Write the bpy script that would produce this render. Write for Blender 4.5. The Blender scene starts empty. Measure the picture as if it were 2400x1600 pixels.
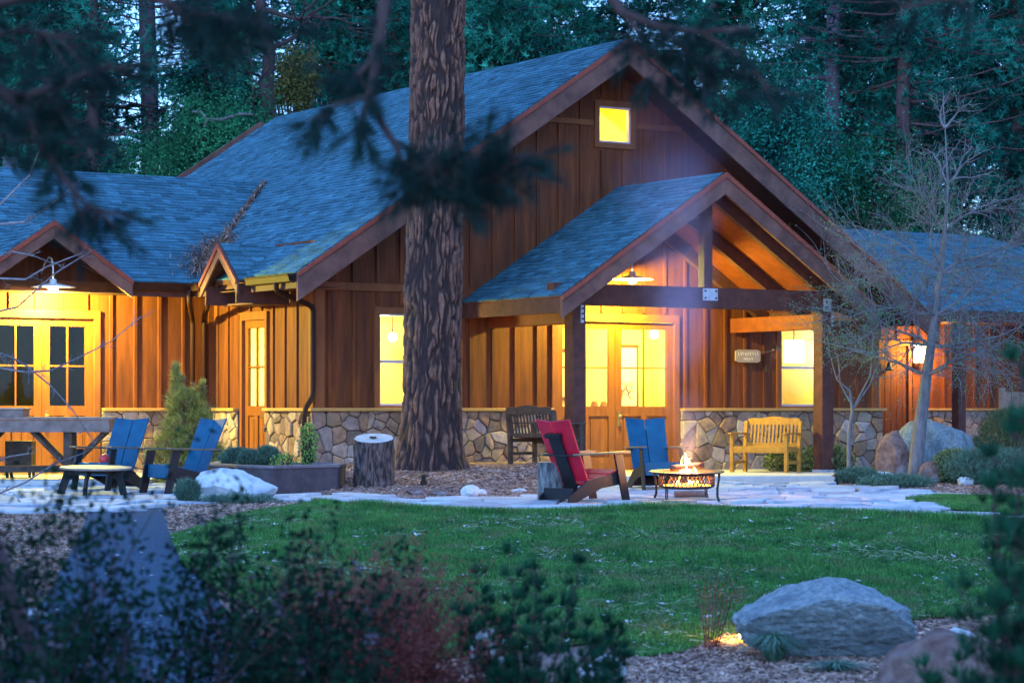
import bpy, math, random
import numpy as np
from mathutils import Vector, Matrix, geometry, noise

SC = bpy.context.scene
COL = SC.collection
R = math.radians
# ------------------------------------------------------------------ camera
FP = 5658.2           # focal length in photograph pixels (2400 wide)
V0 = 959.3            # horizon row
HC = 1.14             # camera height over the patio
cam = bpy.data.cameras.new('camera'); camo = bpy.data.objects.new('camera', cam); COL.objects.link(camo)
camo.location = (0, 0, HC); camo.rotation_euler = (R(90), 0, 0)
cam.sensor_width = 36; cam.lens = 36 * FP / 2400; cam.shift_y = (V0 - 800) / 2400
cam.clip_start = .1; cam.clip_end = 900
cam.dof.use_dof = True; cam.dof.focus_distance = 34; cam.dof.aperture_fstop = 3.4
SC.camera = camo
# ------------------------------------------------------------------ light
W = bpy.data.worlds.new('World'); SC.world = W; W.use_nodes = True
nt = W.node_tree; bg = nt.nodes['Background']
sky = nt.nodes.new('ShaderNodeTexSky'); sky.sky_type = 'NISHITA'; sky.sun_disc = False
SUN_EL, SUN_ROT = R(4), R(200)
sky.sun_elevation = SUN_EL; sky.sun_rotation = SUN_ROT; sky.ozone_density = 4; sky.dust_density = .3; sky.air_density = 1.3
tint = nt.nodes.new('ShaderNodeMix'); tint.data_type = 'RGBA'; tint.blend_type = 'MULTIPLY'; tint.inputs[0].default_value = 1
tint.inputs[7].default_value = (.92, 1.68, 3.15, 1)
hs = nt.nodes.new('ShaderNodeHueSaturation'); hs.inputs['Saturation'].default_value = .55
nt.links.new(sky.outputs[0], hs.inputs['Color']); nt.links.new(hs.outputs[0], tint.inputs[6]); nt.links.new(tint.outputs[2], bg.inputs[0])
bg.inputs[1].default_value = .15
sl = bpy.data.lights.new('sun', 'SUN'); sl.energy = .12; sl.angle = R(25); sl.color = (.55, .75, 1)
so = bpy.data.objects.new('sun', sl); COL.objects.link(so)
so.rotation_euler = (R(50), 0, R(-20))
SC.view_settings.view_transform = 'Standard'; SC.view_settings.look = 'None'
SC.view_settings.gamma = 1; SC.view_settings.exposure = 2.25
SC.cycles.use_denoising = True
SC.cycles.max_bounces = 7; SC.cycles.diffuse_bounces = 3; SC.cycles.transparent_max_bounces = 12
SC.cycles.sample_clamp_indirect = 6

def lamp(name, loc, energy, col, r=.05, parent=None):
    l = bpy.data.lights.new(name, 'POINT'); l.energy = energy; l.color = col; l.shadow_soft_size = r
    o = bpy.data.objects.new(name, l); COL.objects.link(o); o.location = loc
    if parent: o.parent = parent
    return o

# ------------------------------------------------------------------ places
TH = R(32.51); CT, ST = math.cos(TH), math.sin(TH); BX, BY = 1.394, 40.0
def loc2w(a, b, z=0): return Vector((BX + a*CT - b*ST, BY + a*ST + b*CT, z))
def at(u, v, Y): return Vector(((u-1200)/FP*Y, Y, HC - (v-V0)/FP*Y))
def sst(t): t = min(1, max(0, t)); return t*t*(3-2*t)
def gz(x, y):
    z = 0.0
    if y < 27: z -= .60*sst((27-y)/10.5)
    k = x/max(y, 1)*36
    z += .30*sst((y-31.3)/6)*sst((k+3.2)/.6)*sst((.95-k)/.6)*(1 if y < 45 else 0)
    z += .16*sst((y-37)/4)*sst((k-5.0)/1.2)
    if y > 52: z += (y-52)*.05
    return z
def gpt(u, v, off=0):
    k = (u-1200)/FP; m = (v-V0)/FP; y = 8.0
    while y < 60:
        if HC - m*y <= gz(k*y, y)+off: break
        y += .02
    return Vector((k*y, y, gz(k*y, y)+off))

# ------------------------------------------------------------------ objects
def tag(o, label=None, cat=None, group=None, kind=None):
    if label: o['label'] = label
    if cat: o['category'] = cat
    if group: o['group'] = group
    if kind: o['kind'] = kind
    return o
def empty(name, loc, rz=0):
    o = bpy.data.objects.new(name, None); COL.objects.link(o); o.location = loc; o.rotation_euler[2] = rz
    o.empty_display_size = .2
    return o
def copy_tree(o, parent=None):
    c = o.copy(); COL.objects.link(c); c.parent = parent
    for ch in [x for x in COL.objects if x.parent == o]: copy_tree(ch, c)
    return c

class MB:
    def __init__(s): s.v = []; s.f = []; s.sh = []; s.cur = .5
    def add(s, vs, fs, shade=None):
        n = len(s.v); s.v += [tuple(p) for p in vs]; s.f += [tuple(i+n for i in f) for f in fs]
        s.sh += [s.cur if shade is None else shade]*len(fs); return s
    def box(s, x0, x1, y0, y1, z0, z1, shade=None):
        return s.add([(x0,y0,z0),(x1,y0,z0),(x1,y1,z0),(x0,y1,z0),(x0,y0,z1),(x1,y0,z1),(x1,y1,z1),(x0,y1,z1)],
              [(0,3,2,1),(4,5,6,7),(0,1,5,4),(1,2,6,5),(2,3,7,6),(3,0,4,7)], shade)
    def beam(s, p, q, w, h, up=(0,0,1), shade=None):
        p = Vector(p); q = Vector(q); d = (q-p).normalized(); up = Vector(up)
        sd = d.cross(up).normalized(); up = sd.cross(d).normalized()
        vs = []
        for e in (p, q):
            for a, b in ((-1,-1),(1,-1),(1,1),(-1,1)): vs.append(e + sd*(a*w/2) + up*(b*h/2))
        return s.add(vs, [(0,1,2,3),(7,6,5,4),(0,4,5,1),(1,5,6,2),(2,6,7,3),(3,7,4,0)], shade)
    def tube(s, pts, rad, n=8, shade=None, cap=True):
        pts = [Vector(p) for p in pts]; rad = rad if hasattr(rad, '__len__') else [rad]*len(pts)
        vs = []; ref = None
        for i, p in enumerate(pts):
            d = (pts[min(i+1, len(pts)-1)] - pts[max(i-1, 0)]).normalized()
            if ref is None: ref = d.orthogonal().normalized()
            ref = (ref - d*ref.dot(d)).normalized(); b = d.cross(ref)
            for k in range(n):
                t = 2*math.pi*k/n; vs.append(p + (ref*math.cos(t)+b*math.sin(t))*rad[i])
        fs = []
        for i in range(len(pts)-1):
            for k in range(n):
                a = i*n+k; b_ = i*n+(k+1) % n; fs.append((a, b_, b_+n, a+n))
        if cap: fs.append(tuple(range(n))[::-1]); fs.append(tuple((len(pts)-1)*n+k for k in range(n)))
        return s.add(vs, fs, shade)
    def lathe(s, prof, c=(0,0,0), n=32, shade=None):
        vs = []; fs = []
        for r, z in prof:
            for k in range(n):
                t = 2*math.pi*k/n; vs.append((c[0]+r*math.cos(t), c[1]+r*math.sin(t), c[2]+z))
        for i in range(len(prof)-1):
            for k in range(n):
                a = i*n+k; b = i*n+(k+1) % n; fs.append((a, b, b+n, a+n))
        return s.add(vs, fs, shade)
    def prism(s, poly, fn, d0, d1, shade=None):
        n = len(poly); vs = [fn(x, y, d0) for x, y in poly]+[fn(x, y, d1) for x, y in poly]
        fs = [tuple(range(n))[::-1], tuple(range(n, 2*n))]+[(i, (i+1) % n, n+(i+1) % n, n+i) for i in range(n)]
        return s.add(vs, fs, shade)
    def build_each(s, name, mat, parent=None, bevel=0):
        "every 8-corner box of the builder becomes a part of its own"
        for i in range(len(s.v)//8):
            m = MB(); m.add(s.v[i*8:i*8+8], [tuple(k-i*8 for k in f) for f in s.f[i*6:i*6+6]], s.sh[i*6]); m.build(name, mat, parent, bevel)
    def build(s, name, mat, parent=None, bevel=0, smooth=False, loc=None):
        me = bpy.data.meshes.new(name); me.from_pydata(s.v, [], s.f)
        at_ = me.attributes.new('shade', 'FLOAT', 'FACE'); at_.data.foreach_set('value', s.sh)
        me.materials.append(mat)
        if smooth: me.polygons.foreach_set('use_smooth', [True]*len(s.f))
        o = bpy.data.objects.new(name, me); COL.objects.link(o)
        if parent: o.parent = parent
        if loc: o.location = loc
        if bevel:
            b = o.modifiers.new('bevel', 'BEVEL'); b.width = bevel; b.segments = 2; b.limit_method = 'ANGLE'
        me.update(); return o

def npmesh(name, V, k, mat, parent=None, shade=None, faces=None, smooth=False):
    """V (n*k,3): loose polygons of k corners each (or explicit faces array)."""
    me = bpy.data.meshes.new(name); V = np.asarray(V, np.float32).reshape(-1, 3)
    F = np.arange(len(V)).reshape(-1, k) if faces is None else np.asarray(faces)
    nf = len(F)
    me.vertices.add(len(V)); me.vertices.foreach_set('co', V.ravel())
    me.loops.add(nf*k); me.loops.foreach_set('vertex_index', F.ravel().astype(np.int32))
    me.polygons.add(nf); me.polygons.foreach_set('loop_start', np.arange(0, nf*k, k, dtype=np.int32))
    try: me.polygons.foreach_set('loop_total', np.full(nf, k, np.int32))
    except Exception: pass
    a = me.attributes.new('shade', 'FLOAT', 'FACE')
    a.data.foreach_set('value', (np.full(nf, .5) if shade is None else np.asarray(shade)).astype(np.float32))
    if smooth: me.polygons.foreach_set('use_smooth', np.ones(nf, bool))
    me.materials.append(mat); me.update(calc_edges=True); me.validate()
    o = bpy.data.objects.new(name, me); COL.objects.link(o)
    if parent: o.parent = parent
    return o

# ------------------------------------------------------------------ materials
def pm(name, c1, c2, scale=(4,4,4), detail=6, rough=.8, bump=.2, shade=0., c3=None, s3=12., lo=.3, hi=.7, spec=.3, metal=0, world=False, dist=.02, transl=0, tint2=None):
    m = bpy.data.materials.new(name); m.use_nodes = True; n = m.node_tree; L = n.links.new
    b = n.nodes['Principled BSDF']; b.inputs['Roughness'].default_value = rough; b.inputs['Specular IOR Level'].default_value = spec
    b.inputs['Metallic'].default_value = metal
    tc = n.nodes.new('ShaderNodeTexCoord'); mp = n.nodes.new('ShaderNodeMapping'); mp.inputs['Scale'].default_value = scale
    if world:
        g = n.nodes.new('ShaderNodeNewGeometry'); L(g.outputs['Position'], mp.inputs[0])
    else: L(tc.outputs['Object'], mp.inputs[0])
    no = n.nodes.new('ShaderNodeTexNoise'); no.inputs['Scale'].default_value = 1; no.inputs['Detail'].default_value = detail; no.inputs['Roughness'].default_value = .62
    L(mp.outputs[0], no.inputs['Vector'])
    cr = n.nodes.new('ShaderNodeValToRGB'); cr.color_ramp.elements[0].position = lo; cr.color_ramp.elements[1].position = hi
    cr.color_ramp.elements[0].color = (*c1, 1); cr.color_ramp.elements[1].color = (*c2, 1)
    L(no.outputs[0], cr.inputs[0]); out = cr.outputs[0]
    if c3:
        n3 = n.nodes.new('ShaderNodeTexNoise'); n3.inputs['Scale'].default_value = s3; n3.inputs['Detail'].default_value = 3
        L((g.outputs['Position'] if world else tc.outputs['Object']), n3.inputs['Vector'])
        r3 = n.nodes.new('ShaderNodeMapRange'); r3.inputs[1].default_value = .52; r3.inputs[2].default_value = .66
        L(n3.outputs[0], r3.inputs[0]); mx = n.nodes.new('ShaderNodeMix'); mx.data_type = 'RGBA'
        L(r3.outputs[0], mx.inputs[0]); L(out, mx.inputs[6]); mx.inputs[7].default_value = (*c3, 1); out = mx.outputs[2]
    if shade or tint2:
        at_ = n.nodes.new('ShaderNodeAttribute'); at_.attribute_name = 'shade'
    if tint2:
        mx = n.nodes.new('ShaderNodeMix'); mx.data_type = 'RGBA'; mx.blend_type = 'MULTIPLY'; mx.inputs[0].default_value = 1
        r2 = n.nodes.new('ShaderNodeValToRGB'); r2.color_ramp.interpolation = 'LINEAR'
        els = r2.color_ramp.elements; els[0].color = (*tint2[0], 1); els[1].color = (*tint2[-1], 1)
        for i in range(1, len(tint2)-1): e = els.new(i/(len(tint2)-1)); e.color = (*tint2[i], 1)
        L(at_.outputs['Fac'], r2.inputs[0]); L(out, mx.inputs[6]); L(r2.outputs[0], mx.inputs[7]); out = mx.outputs[2]
    if shade:
        mr = n.nodes.new('ShaderNodeMapRange'); mr.inputs[3].default_value = 1-shade; mr.inputs[4].default_value = 1+shade
        L(at_.outputs['Fac'], mr.inputs[0]); vm = n.nodes.new('ShaderNodeVectorMath'); vm.operation = 'SCALE'
        L(out, vm.inputs[0]); L(mr.outputs[0], vm.inputs['Scale']); out = vm.outputs[0]
    L(out, b.inputs['Base Color'])
    if bump:
        bp = n.nodes.new('ShaderNodeBump'); bp.inputs['Strength'].default_value = bump; bp.inputs['Distance'].default_value = dist
        L(no.outputs[0], bp.inputs['Height']); L(bp.outputs[0], b.inputs['Normal'])
    if transl:
        t = n.nodes.new('ShaderNodeBsdfTranslucent'); L(out, t.inputs[0]); ms = n.nodes.new('ShaderNodeMixShader'); ms.inputs[0].default_value = transl
        L(b.outputs[0], ms.inputs[1]); L(t.outputs[0], ms.inputs[2]); L(ms.outputs[0], n.nodes['Material Output'].inputs[0])
    return m
def emis(name, c, s):
    m = bpy.data.materials.new(name); m.use_nodes = True; n = m.node_tree
    n.nodes.clear(); e = n.nodes.new('ShaderNodeEmission'); o = n.nodes.new('ShaderNodeOutputMaterial')
    e.inputs[0].default_value = (*c, 1); e.inputs[1].default_value = s; n.links.new(e.outputs[0], o.inputs[0]); return m
def glassm(name, f=.1, tintc=(1,1,1)):
    m = bpy.data.materials.new(name); m.use_nodes = True; n = m.node_tree; n.nodes.clear()
    t = n.nodes.new('ShaderNodeBsdfTransparent'); t.inputs[0].default_value = (*tintc, 1)
    g = n.nodes.new('ShaderNodeBsdfGlossy'); g.inputs['Roughness'].default_value = .03
    x = n.nodes.new('ShaderNodeMixShader'); x.inputs[0].default_value = f; o = n.nodes.new('ShaderNodeOutputMaterial')
    n.links.new(t.outputs[0], x.inputs[1]); n.links.new(g.outputs[0], x.inputs[2]); n.links.new(x.outputs[0], o.inputs[0]); return m

m_siding = pm('stained_siding', (.070,.0145,.004), (.19,.046,.009), (9,9,.9), 8, .75, .35, .18, dist=.01)
m_trim = pm('stained_trim', (.16,.044,.013), (.24,.072,.020), (6,6,2), 6, .7, .2)
m_cap = pm('cap_wood', (.34,.17,.05), (.46,.24,.07), (3,3,9), 6, .7, .2)
m_door = pm('fir_door', (.17,.048,.009), (.28,.088,.017), (14,14,1.2), 7, .45, .15, .08)
m_beam = pm('dark_timber', (.055,.018,.014), (.11,.035,.024), (7,7,7), 7, .75, .3)
m_barge = pm('weathered_barge', (.075,.032,.026), (.19,.085,.062), (3,3,3), 8, .85, .4)
m_drip = pm('red_trim', (.17,.035,.022), (.26,.055,.03), (5,5,5), 5, .7, .1)
m_ceil = pm('porch_ceiling', (.13,.026,.008), (.22,.048,.013), (6,6,6), 7, .6, .2, .15)
m_shing = pm('asphalt_shingle', (.024,.085,.115), (.075,.185,.23), (40,40,40), 3, .92, .5, .36, spec=.12, dist=.004)
m_stone = pm('field_stone', (.21,.15,.13), (.47,.36,.31), (9,9,9), 9, .92, .8, .28, c3=(.30,.25,.20), s3=5, dist=.02, spec=.15,
             tint2=[(.55,.5,.5),(.95,.72,.5),(.8,.8,.85),(1,.85,.65),(.62,.45,.33),(.95,.93,.95)])
m_mortar = pm('mortar', (.022,.018,.016), (.05,.042,.036), (20,20,20), 5, .95, .6)
m_flag = pm('flagstone', (.28,.30,.32), (.50,.51,.50), (5,5,5), 8, .8, .35, .14, c3=(.34,.33,.36), s3=3, world=True, spec=.1, tint2=[(.86,.88,1),(1,.95,.9),(.95,.97,1),(1,1,1)])
m_joint = pm('joint_dirt', (.035,.03,.025), (.08,.07,.055), (12,12,12), 6, .95, .5, world=True)
m_slab = pm('concrete', (.42,.39,.34), (.54,.50,.44), (6,6,6), 8, .85, .2, world=True)
m_asph = pm('asphalt', (.016,.042,.068), (.055,.100,.140), (38,38,38), 6, 1, .5, world=True, dist=.006, spec=.02)
m_soil = pm('mulch_soil', (.12,.07,.055), (.30,.19,.15), (14,14,14), 9, .95, 1, world=True, dist=.03, c3=(.16,.10,.075), s3=2.2)
m_mulch = pm('mulch_chips', (.24,.13,.095), (.50,.32,.24), (3,3,3), 3, .9, 0, .5, world=True)
m_turf = pm('turf', (.006,.045,.012), (.02,.10,.022), (9,9,9), 8, .95, 1, world=True, dist=.03, c3=(.055,.09,.03), s3=3)
m_grass = pm('grass_blade', (.014,.085,.020), (.095,.28,.060), (2.6,2.6,2.6), 7, .8, 0, .8, world=True, transl=.3, c3=(.12,.17,.06), s3=2.3)
m_litter = pm('fallen_petals', (.5,.47,.5), (.7,.66,.66), (20,20,20), 2, .8, 0, .3, world=True)
m_needle = pm('pine_needles', (.002,.020,.020), (.028,.26,.18), (.55,.55,.55), 5, .9, 0, .6, world=True, transl=.25, lo=.38, hi=.64, spec=.1)  # dark end of this and the next two ramps paints shade in crown gaps
m_needle2 = pm('fir_needles', (.002,.026,.026), (.042,.36,.23), (.6,.6,.6), 5, .9, 0, .6, world=True, transl=.25, lo=.38, hi=.64, spec=.1)
m_leafy = pm('oak_leaves', (.004,.03,.016), (.050,.27,.11), (.9,.9,.9), 5, .9, 0, .5, world=True, transl=.3, lo=.38, hi=.64, spec=.1)
m_near = pm('near_needles', (.002,.011,.011), (.009,.042,.034), (3,3,3), 4, .95, 0, .5, world=True, transl=.15)
m_bark = pm('pine_bark', (.06,.032,.034), (.13,.075,.075), (6,6,1.2), 8, .95, .8, world=True, dist=.03)
m_darkbark = pm('dark_bark', (.035,.02,.02), (.08,.05,.048), (12,12,3), 8, .95, .8, world=True)
m_greybark = pm('grey_bark', (.09,.08,.085), (.20,.18,.18), (14,14,4), 8, .9, .6, world=True)
m_rock = pm('granite', (.10,.125,.135), (.30,.33,.33), (24,24,24), 12, .95, 1, c3=(.12,.14,.15), s3=3.2, dist=.02, spec=.1)
m_rock2 = pm('brown_rock', (.11,.06,.05), (.26,.165,.14), (9,9,9), 10, .95, 1, c3=(.30,.27,.28), s3=2.0, dist=.04, spec=.1)
m_rock3 = pm('pale_rock', (.42,.42,.42), (.66,.66,.66), (7,7,7), 9, .9, .7, c3=(.30,.31,.33), s3=3.5, dist=.03, spec=.15)
m_blue = pm('blue_paint', (.001,.050,.105), (.003,.085,.155), (5,5,5), 5, .4, .05, .1)
m_red = pm('red_paint', (.40,.006,.022), (.55,.012,.035), (5,5,5), 5, .42, .05, .1)
m_black = pm('black_plank', (.007,.006,.007), (.016,.013,.014), (9,9,9), 5, .5, .1)
m_edge = pm('arm_plank', (.11,.075,.05), (.18,.12,.08), (9,9,9), 5, .5, .1)
m_teak = pm('teak', (.30,.125,.016), (.45,.215,.03), (12,12,12), 6, .7, .25, .15)
m_darkwood = pm('dark_weathered_wood', (.04,.024,.018), (.10,.062,.045), (8,8,8), 7, .85, .4, .2)
m_oldwood = pm('weathered_wood', (.13,.085,.07), (.26,.18,.15), (8,8,8), 7, .85, .4, .2)
m_tabletop = pm('worn_table_top', (.22,.15,.12), (.34,.25,.20), (10,3,3), 6, .6, .15)
m_iron = pm('black_iron', (.02,.017,.018), (.045,.038,.038), (20,20,20), 4, .5, .2, metal=.6)
m_rust = pm('rusty_iron', (.05,.025,.022), (.11,.05,.04), (20,20,20), 4, .6, .2, metal=.4)
m_steel = pm('galvanized_plate', (.36,.37,.42), (.5,.5,.56), (14,14,14), 4, .5, .05, metal=.2)
m_gutter = pm('bronze_gutter', (.026,.008,.005), (.040,.012,.007), (3,3,3), 3, .6, .03, spec=.15)
m_frame = pm('window_frame', (.36,.34,.38), (.46,.44,.48), (3,3,3), 3, .5, .03)
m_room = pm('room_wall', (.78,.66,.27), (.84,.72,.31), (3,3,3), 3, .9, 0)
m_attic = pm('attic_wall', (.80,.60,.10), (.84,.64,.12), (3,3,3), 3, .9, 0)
m_darkroom = pm('dark_room', (.05,.035,.025), (.09,.06,.04), (3,3,3), 3, .8, 0)
m_glass = glassm('window_glass', .07)
m_glass2 = glassm('dark_glass', .06, (.7,.7,.7))
m_white = pm('white_enamel', (.72,.70,.64), (.8,.78,.72), (3,3,3), 2, .3, 0)
m_brass = pm('brass', (.5,.36,.12), (.6,.45,.18), (9,9,9), 2, .3, 0, metal=.9)
m_sign = pm('sign_board', (.34,.22,.17), (.42,.28,.22), (9,9,3), 5, .8, .1)
m_paint = pm('sign_letters', (.66,.55,.48), (.72,.60,.52), (9,9,9), 2, .8, 0)
m_stumpbark = pm('stump_bark', (.030,.020,.020), (.17,.115,.10), (26,26,6), 8, .95, 1, dist=.05, lo=.42, hi=.62)
m_cut = pm('sawn_wood', (.34,.32,.30), (.5,.47,.44), (10,10,10), 6, .85, .2)
m_galv = pm('grey_cut_log', (.045,.045,.048), (.19,.185,.18), (16,16,5), 9, .9, .9, lo=.4, hi=.62)
m_twig = pm('bare_twig', (.13,.10,.10), (.24,.19,.19), (20,20,20), 3, .9, 0, .3)
m_twigred = pm('red_twig', (.10,.022,.022), (.20,.05,.045), (20,20,20), 3, .9, 0, .4)
m_ballred = pm('red_ball', (.5,.03,.03), (.6,.05,.05), (3,3,3), 2, .4, 0)
m_bulb = emis('bulb_glow', (1,.86,.42), 30)
m_shade = emis('lit_lantern', (1,.80,.30), 9)
m_flame = emis('flame', (1,.40,.05), 9); m_flame2 = emis('flame_core', (1,.75,.25), 18)
m_ember = emis('embers', (1,.35,.03), 5)
m_pathlight = emis('path_light_glow', (1,.62,.06), 10)

# ================================================================== THE LODGE
rnd = random.Random(4)
lodge = empty('timber_lodge', (BX, BY, 0), TH)
tag(lodge, 'long brown board-and-batten lodge with blue shingle roofs and lit windows', 'lodge')
fG = lambda x, z, d: (x, -d, z)
fS = lambda x, z, d: (-5.26-d, x, z)
fW = lambda x, z, d: (x, 3.53-d, z)
fR = lambda x, z, d: (x, 4.5-d, z)
fRS = lambda x, z, d: (6.1+d, x, z)

def sheet(mb, poly, holes, fn, d=0):
    vs = [Vector(p) for p in poly]; es = [(i, (i+1) % len(poly)) for i in range(len(poly))]
    for (x0, x1, z0, z1) in holes:
        n = len(vs); vs += [Vector(p) for p in ((x0,z0),(x1,z0),(x1,z1),(x0,z1))]; es += [(n,n+1),(n+1,n+2),(n+2,n+3),(n+3,n)]
    V, E_, F, *_ = geometry.delaunay_2d_cdt(vs, es, [], 1, 1e-5)
    fs = []
    for f in F:
        c = sum((V[i] for i in f), Vector((0,0)))/len(f)
        if not any(x0 < c.x < x1 and z0 < c.y < z1 for x0, x1, z0, z1 in holes): fs.append(f)
    mb.add([fn(p.x, p.y, d) for p in V], fs)
def fbox(mb, fn, x0, x1, z0, z1, d0, d1, shade=None):
    vs = [fn(x, z, d) for d in (d0, d1) for (x, z) in ((x0,z0),(x1,z0),(x1,z1),(x0,z1))]
    return mb.add(vs, [(0,3,2,1),(4,5,6,7),(0,1,5,4),(1,2,6,5),(2,3,7,6),(3,0,4,7)], shade)
def board_wall(name, poly, holes, fn, x0, x1, top, step=.427, phase=0, z0=1.15, bands=(), pads=.10, doors=()):
    mb = MB(); sheet(mb, poly, holes, fn)
    x = x0+phase
    while x < x1:
        w = .026; segs = [(z0, top(x)-.02)]
        for (h0, h1, a0, a1) in list(holes)+list(doors):
            if h0-pads-.02 < x < h1+pads+.02:
                ns = []
                for s0, s1 in segs:
                    lo_, hi_ = a0-pads-.02, a1+pads+.04
                    if hi_ <= s0 or lo_ >= s1: ns.append((s0, s1)); continue
                    if lo_ > s0: ns.append((s0, lo_))
                    if hi_ < s1: ns.append((hi_, s1))
                segs = ns
        for bz0, bz1 in bands:
            ns = []
            for s0, s1 in segs:
                if bz1 <= s0 or bz0 >= s1: ns.append((s0, s1)); continue
                if bz0 > s0: ns.append((s0, bz0))
                if bz1 < s1: ns.append((bz1, s1))
            segs = ns
        for s0, s1 in segs:
            if s1-s0 > .03: fbox(mb, fn, x-w, x+w, s0, s1, -.004, .032, rnd.random())
        x += step
    return mb.build(name, m_siding, lodge)

PITCH = .659
zmain = lambda a: 7.05 - PITCH*abs(a)
def clip_band(mb, fn, x0, x1, z0, z1, d=.036): fbox(mb, fn, x0, x1, z0, z1, -.003, d)
DOOR = (-.80, 1.58, .10, 2.60)
WL = (-4.13, -3.20, 1.20, 2.64); WR = (3.89, 4.82, 1.20, 2.60); WA = (.04, .69, 5.57, 6.17)
polyG = [(-5.26, .3), (6.1, .3), (6.1, zmain(6.1)), (0, 7.05), (-5.26, zmain(5.26))]
polyG = [(-5.26, 0), (DOOR[0], 0), (DOOR[0], DOOR[3]), (DOOR[1], DOOR[3]), (DOOR[1], 0)] + polyG[1:2] + polyG[2:]
board_wall('gable_wall', polyG, [WL, WR, WA], fG, -5.1, 6.1, zmain, .427, .09, 1.15, bands=[(2.98, 3.12), (5.83, 5.93)], pads=.11, doors=[DOOR])
# door-head battens stay clear of the door: trim covers them
tb = MB()
for x0, x1 in ((-5.26, -2.62), (3.6, 6.1)): clip_band(tb, fG, x0, x1, 2.99, 3.11)
clip_band(tb, fG, -1.72, -.07, 5.835, 5.925); clip_band(tb, fG, .80, 1.72, 5.835, 5.925)
fbox(tb, fG, -5.27, -5.10, .9, 3.55, 0, .04); fbox(tb, fG, 5.98, 6.12, .9, 3.0, 0, .04)
tb.build_each('band_board', m_trim, lodge)
zs = lambda x: 3.20
SD = (1.62, 2.43, .12, 2.58)   # narrow side door, measured along b
polyS = [(0, 0), (SD[0], 0), (SD[0], SD[3]), (SD[1], SD[3]), (SD[1], 0), (3.53, 0), (3.53, 3.75), (0, 3.75)]
board_wall('side_wall', polyS, [], fS, .1, 3.5, lambda x: 3.02 if not SD[0]-.12 < x < SD[1]+.12 else 3.02, .405, .06, 1.15,
           bands=[(3.02, 3.2)], doors=[SD])
WDR = (-9.17, -7.42, .12, 2.60)
polyW = [(-13, 0), (WDR[0], 0), (WDR[0], WDR[3]), (WDR[1], WDR[3]), (WDR[1], 0), (-5.26, 0), (-5.26, 3.6), (-7.75, 3.6), (-8.47, 4.02), (-9.2, 3.6), (-13, 3.6)]
board_wall('wing_wall', polyW, [], fW, -12.9, -5.3, lambda x: 3.02, .427, .225, 1.15, doors=[WDR])
tb = MB(); clip_band(tb, fW, -13, -5.26, 3.02, 3.2); fbox(tb, fS, 0, 3.53, 3.02, 3.2, 0, .036)
fbox(tb, fS, -.02, .12, 1.15, 3.2, 0, .04); fbox(tb, fS, 3.36, 3.49, 1.15, 3.2, 0, .04); fbox(tb, fW, -5.4, -5.30, 1.15, 3.2, 0, .045)
tb.build_each('band_board', m_trim, lodge)
RDR = (10.1, 10.85, .2, 2.45)
board_wall('right_wing_wall', [(6.1, 0), (17, 0), (17, 3.6), (6.1, 3.6)], [RDR], fR, 6.2, 17, lambda x: 3.2, .427, .1, 1.15)
mb = MB(); sheet(mb, [(0, 0), (4.5, 0), (4.5, 3.2), (0, 3.2)], [], fRS); mb.build('right_side_wall', m_siding, lodge)

# ---- doors and windows
def casing(mb, fn, x0, x1, z0, z1, w=.09, d=.045, foot=False, head=.11):
    fbox(mb, fn, x0-w, x0, z0 if foot else z0-w, z1+head, -.02, d)
    fbox(mb, fn, x1, x1+w, z0 if foot else z0-w, z1+head, -.02, d)
    fbox(mb, fn, x0, x1, z1, z1+head, -.02, d)
    if not foot: fbox(mb, fn, x0, x1, z0-w, z0, -.02, d)
def door_leaf(fn, x0, x1, z0, z1, glass, knob_x=None, rows=2, cols=2, dark=False, lever=False, stile=.13):
    gl0, gl1 = glass; mb = MB(); D0, D1 = -.055, -.01
    for a, b in ((x0, x0+stile), (x1-stile, x1)): fbox(mb, fn, a, b, z0, z1, D0, D1)
    fbox(mb, fn, x0+stile, x1-stile, z1-.12, z1, D0, D1); fbox(mb, fn, x0+stile, x1-stile, gl0-.16, gl0, D0, D1); fbox(mb, fn, x0+stile, x1-stile, z0, z0+.22, D0, D1)
    ix0, ix1 = x0+stile, x1-stile
    for c in range(1, cols): xm = ix0+(ix1-ix0)*c/cols; fbox(mb, fn, xm-.013, xm+.013, gl0, z1-.12, -.045, -.016)
    for r in range(1, rows): zm = gl0+(z1-.12-gl0)*r/rows; fbox(mb, fn, ix0, ix1, zm-.013, zm+.013, -.044, -.017)
    xm = (ix0+ix1)/2; fbox(mb, fn, xm-.06, xm+.06, z0+.22, gl0-.16, D0, D1)
    leaf = mb.build('door', m_door, lodge)
    pb = MB()
    for a, b in ((ix0, xm-.06), (xm+.06, ix1)):
        fbox(pb, fn, a, b, z0+.22, gl0-.16, -.05, -.034); fbox(pb, fn, a+.045, b-.045, z0+.27, gl0-.21, -.034, -.02)
    pb.build('door_panel', m_door, leaf, bevel=.006)
    gb = MB(); gb.add([fn(ix0, gl0, -.03), fn(ix1, gl0, -.03), fn(ix1, z1-.12, -.03), fn(ix0, z1-.12, -.03)], [(0,1,2,3)])
    gb.build('pane', m_glass2 if dark else m_glass, leaf)
    if knob_x is not None:
        hb = MB(); p = Vector(fn(knob_x, 1.03, 0)); q = Vector(fn(knob_x, 1.03, .07))
        hb.tube([p, p.lerp(q, .5)], .012, 8); hb.tube([p.lerp(q, .5), p.lerp(q, .7), q], [.02, .034, .02], 10)
        fbox(hb, fn, knob_x-.022, knob_x+.022, .86, 1.12, -.01, -.002)
        if lever: hb.beam(Vector(fn(knob_x, 1.03, .06)), Vector(fn(knob_x-.12, 1.03, .06)), .02, .02)
        hb.build('handle', m_brass, leaf)
    return leaf
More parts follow.
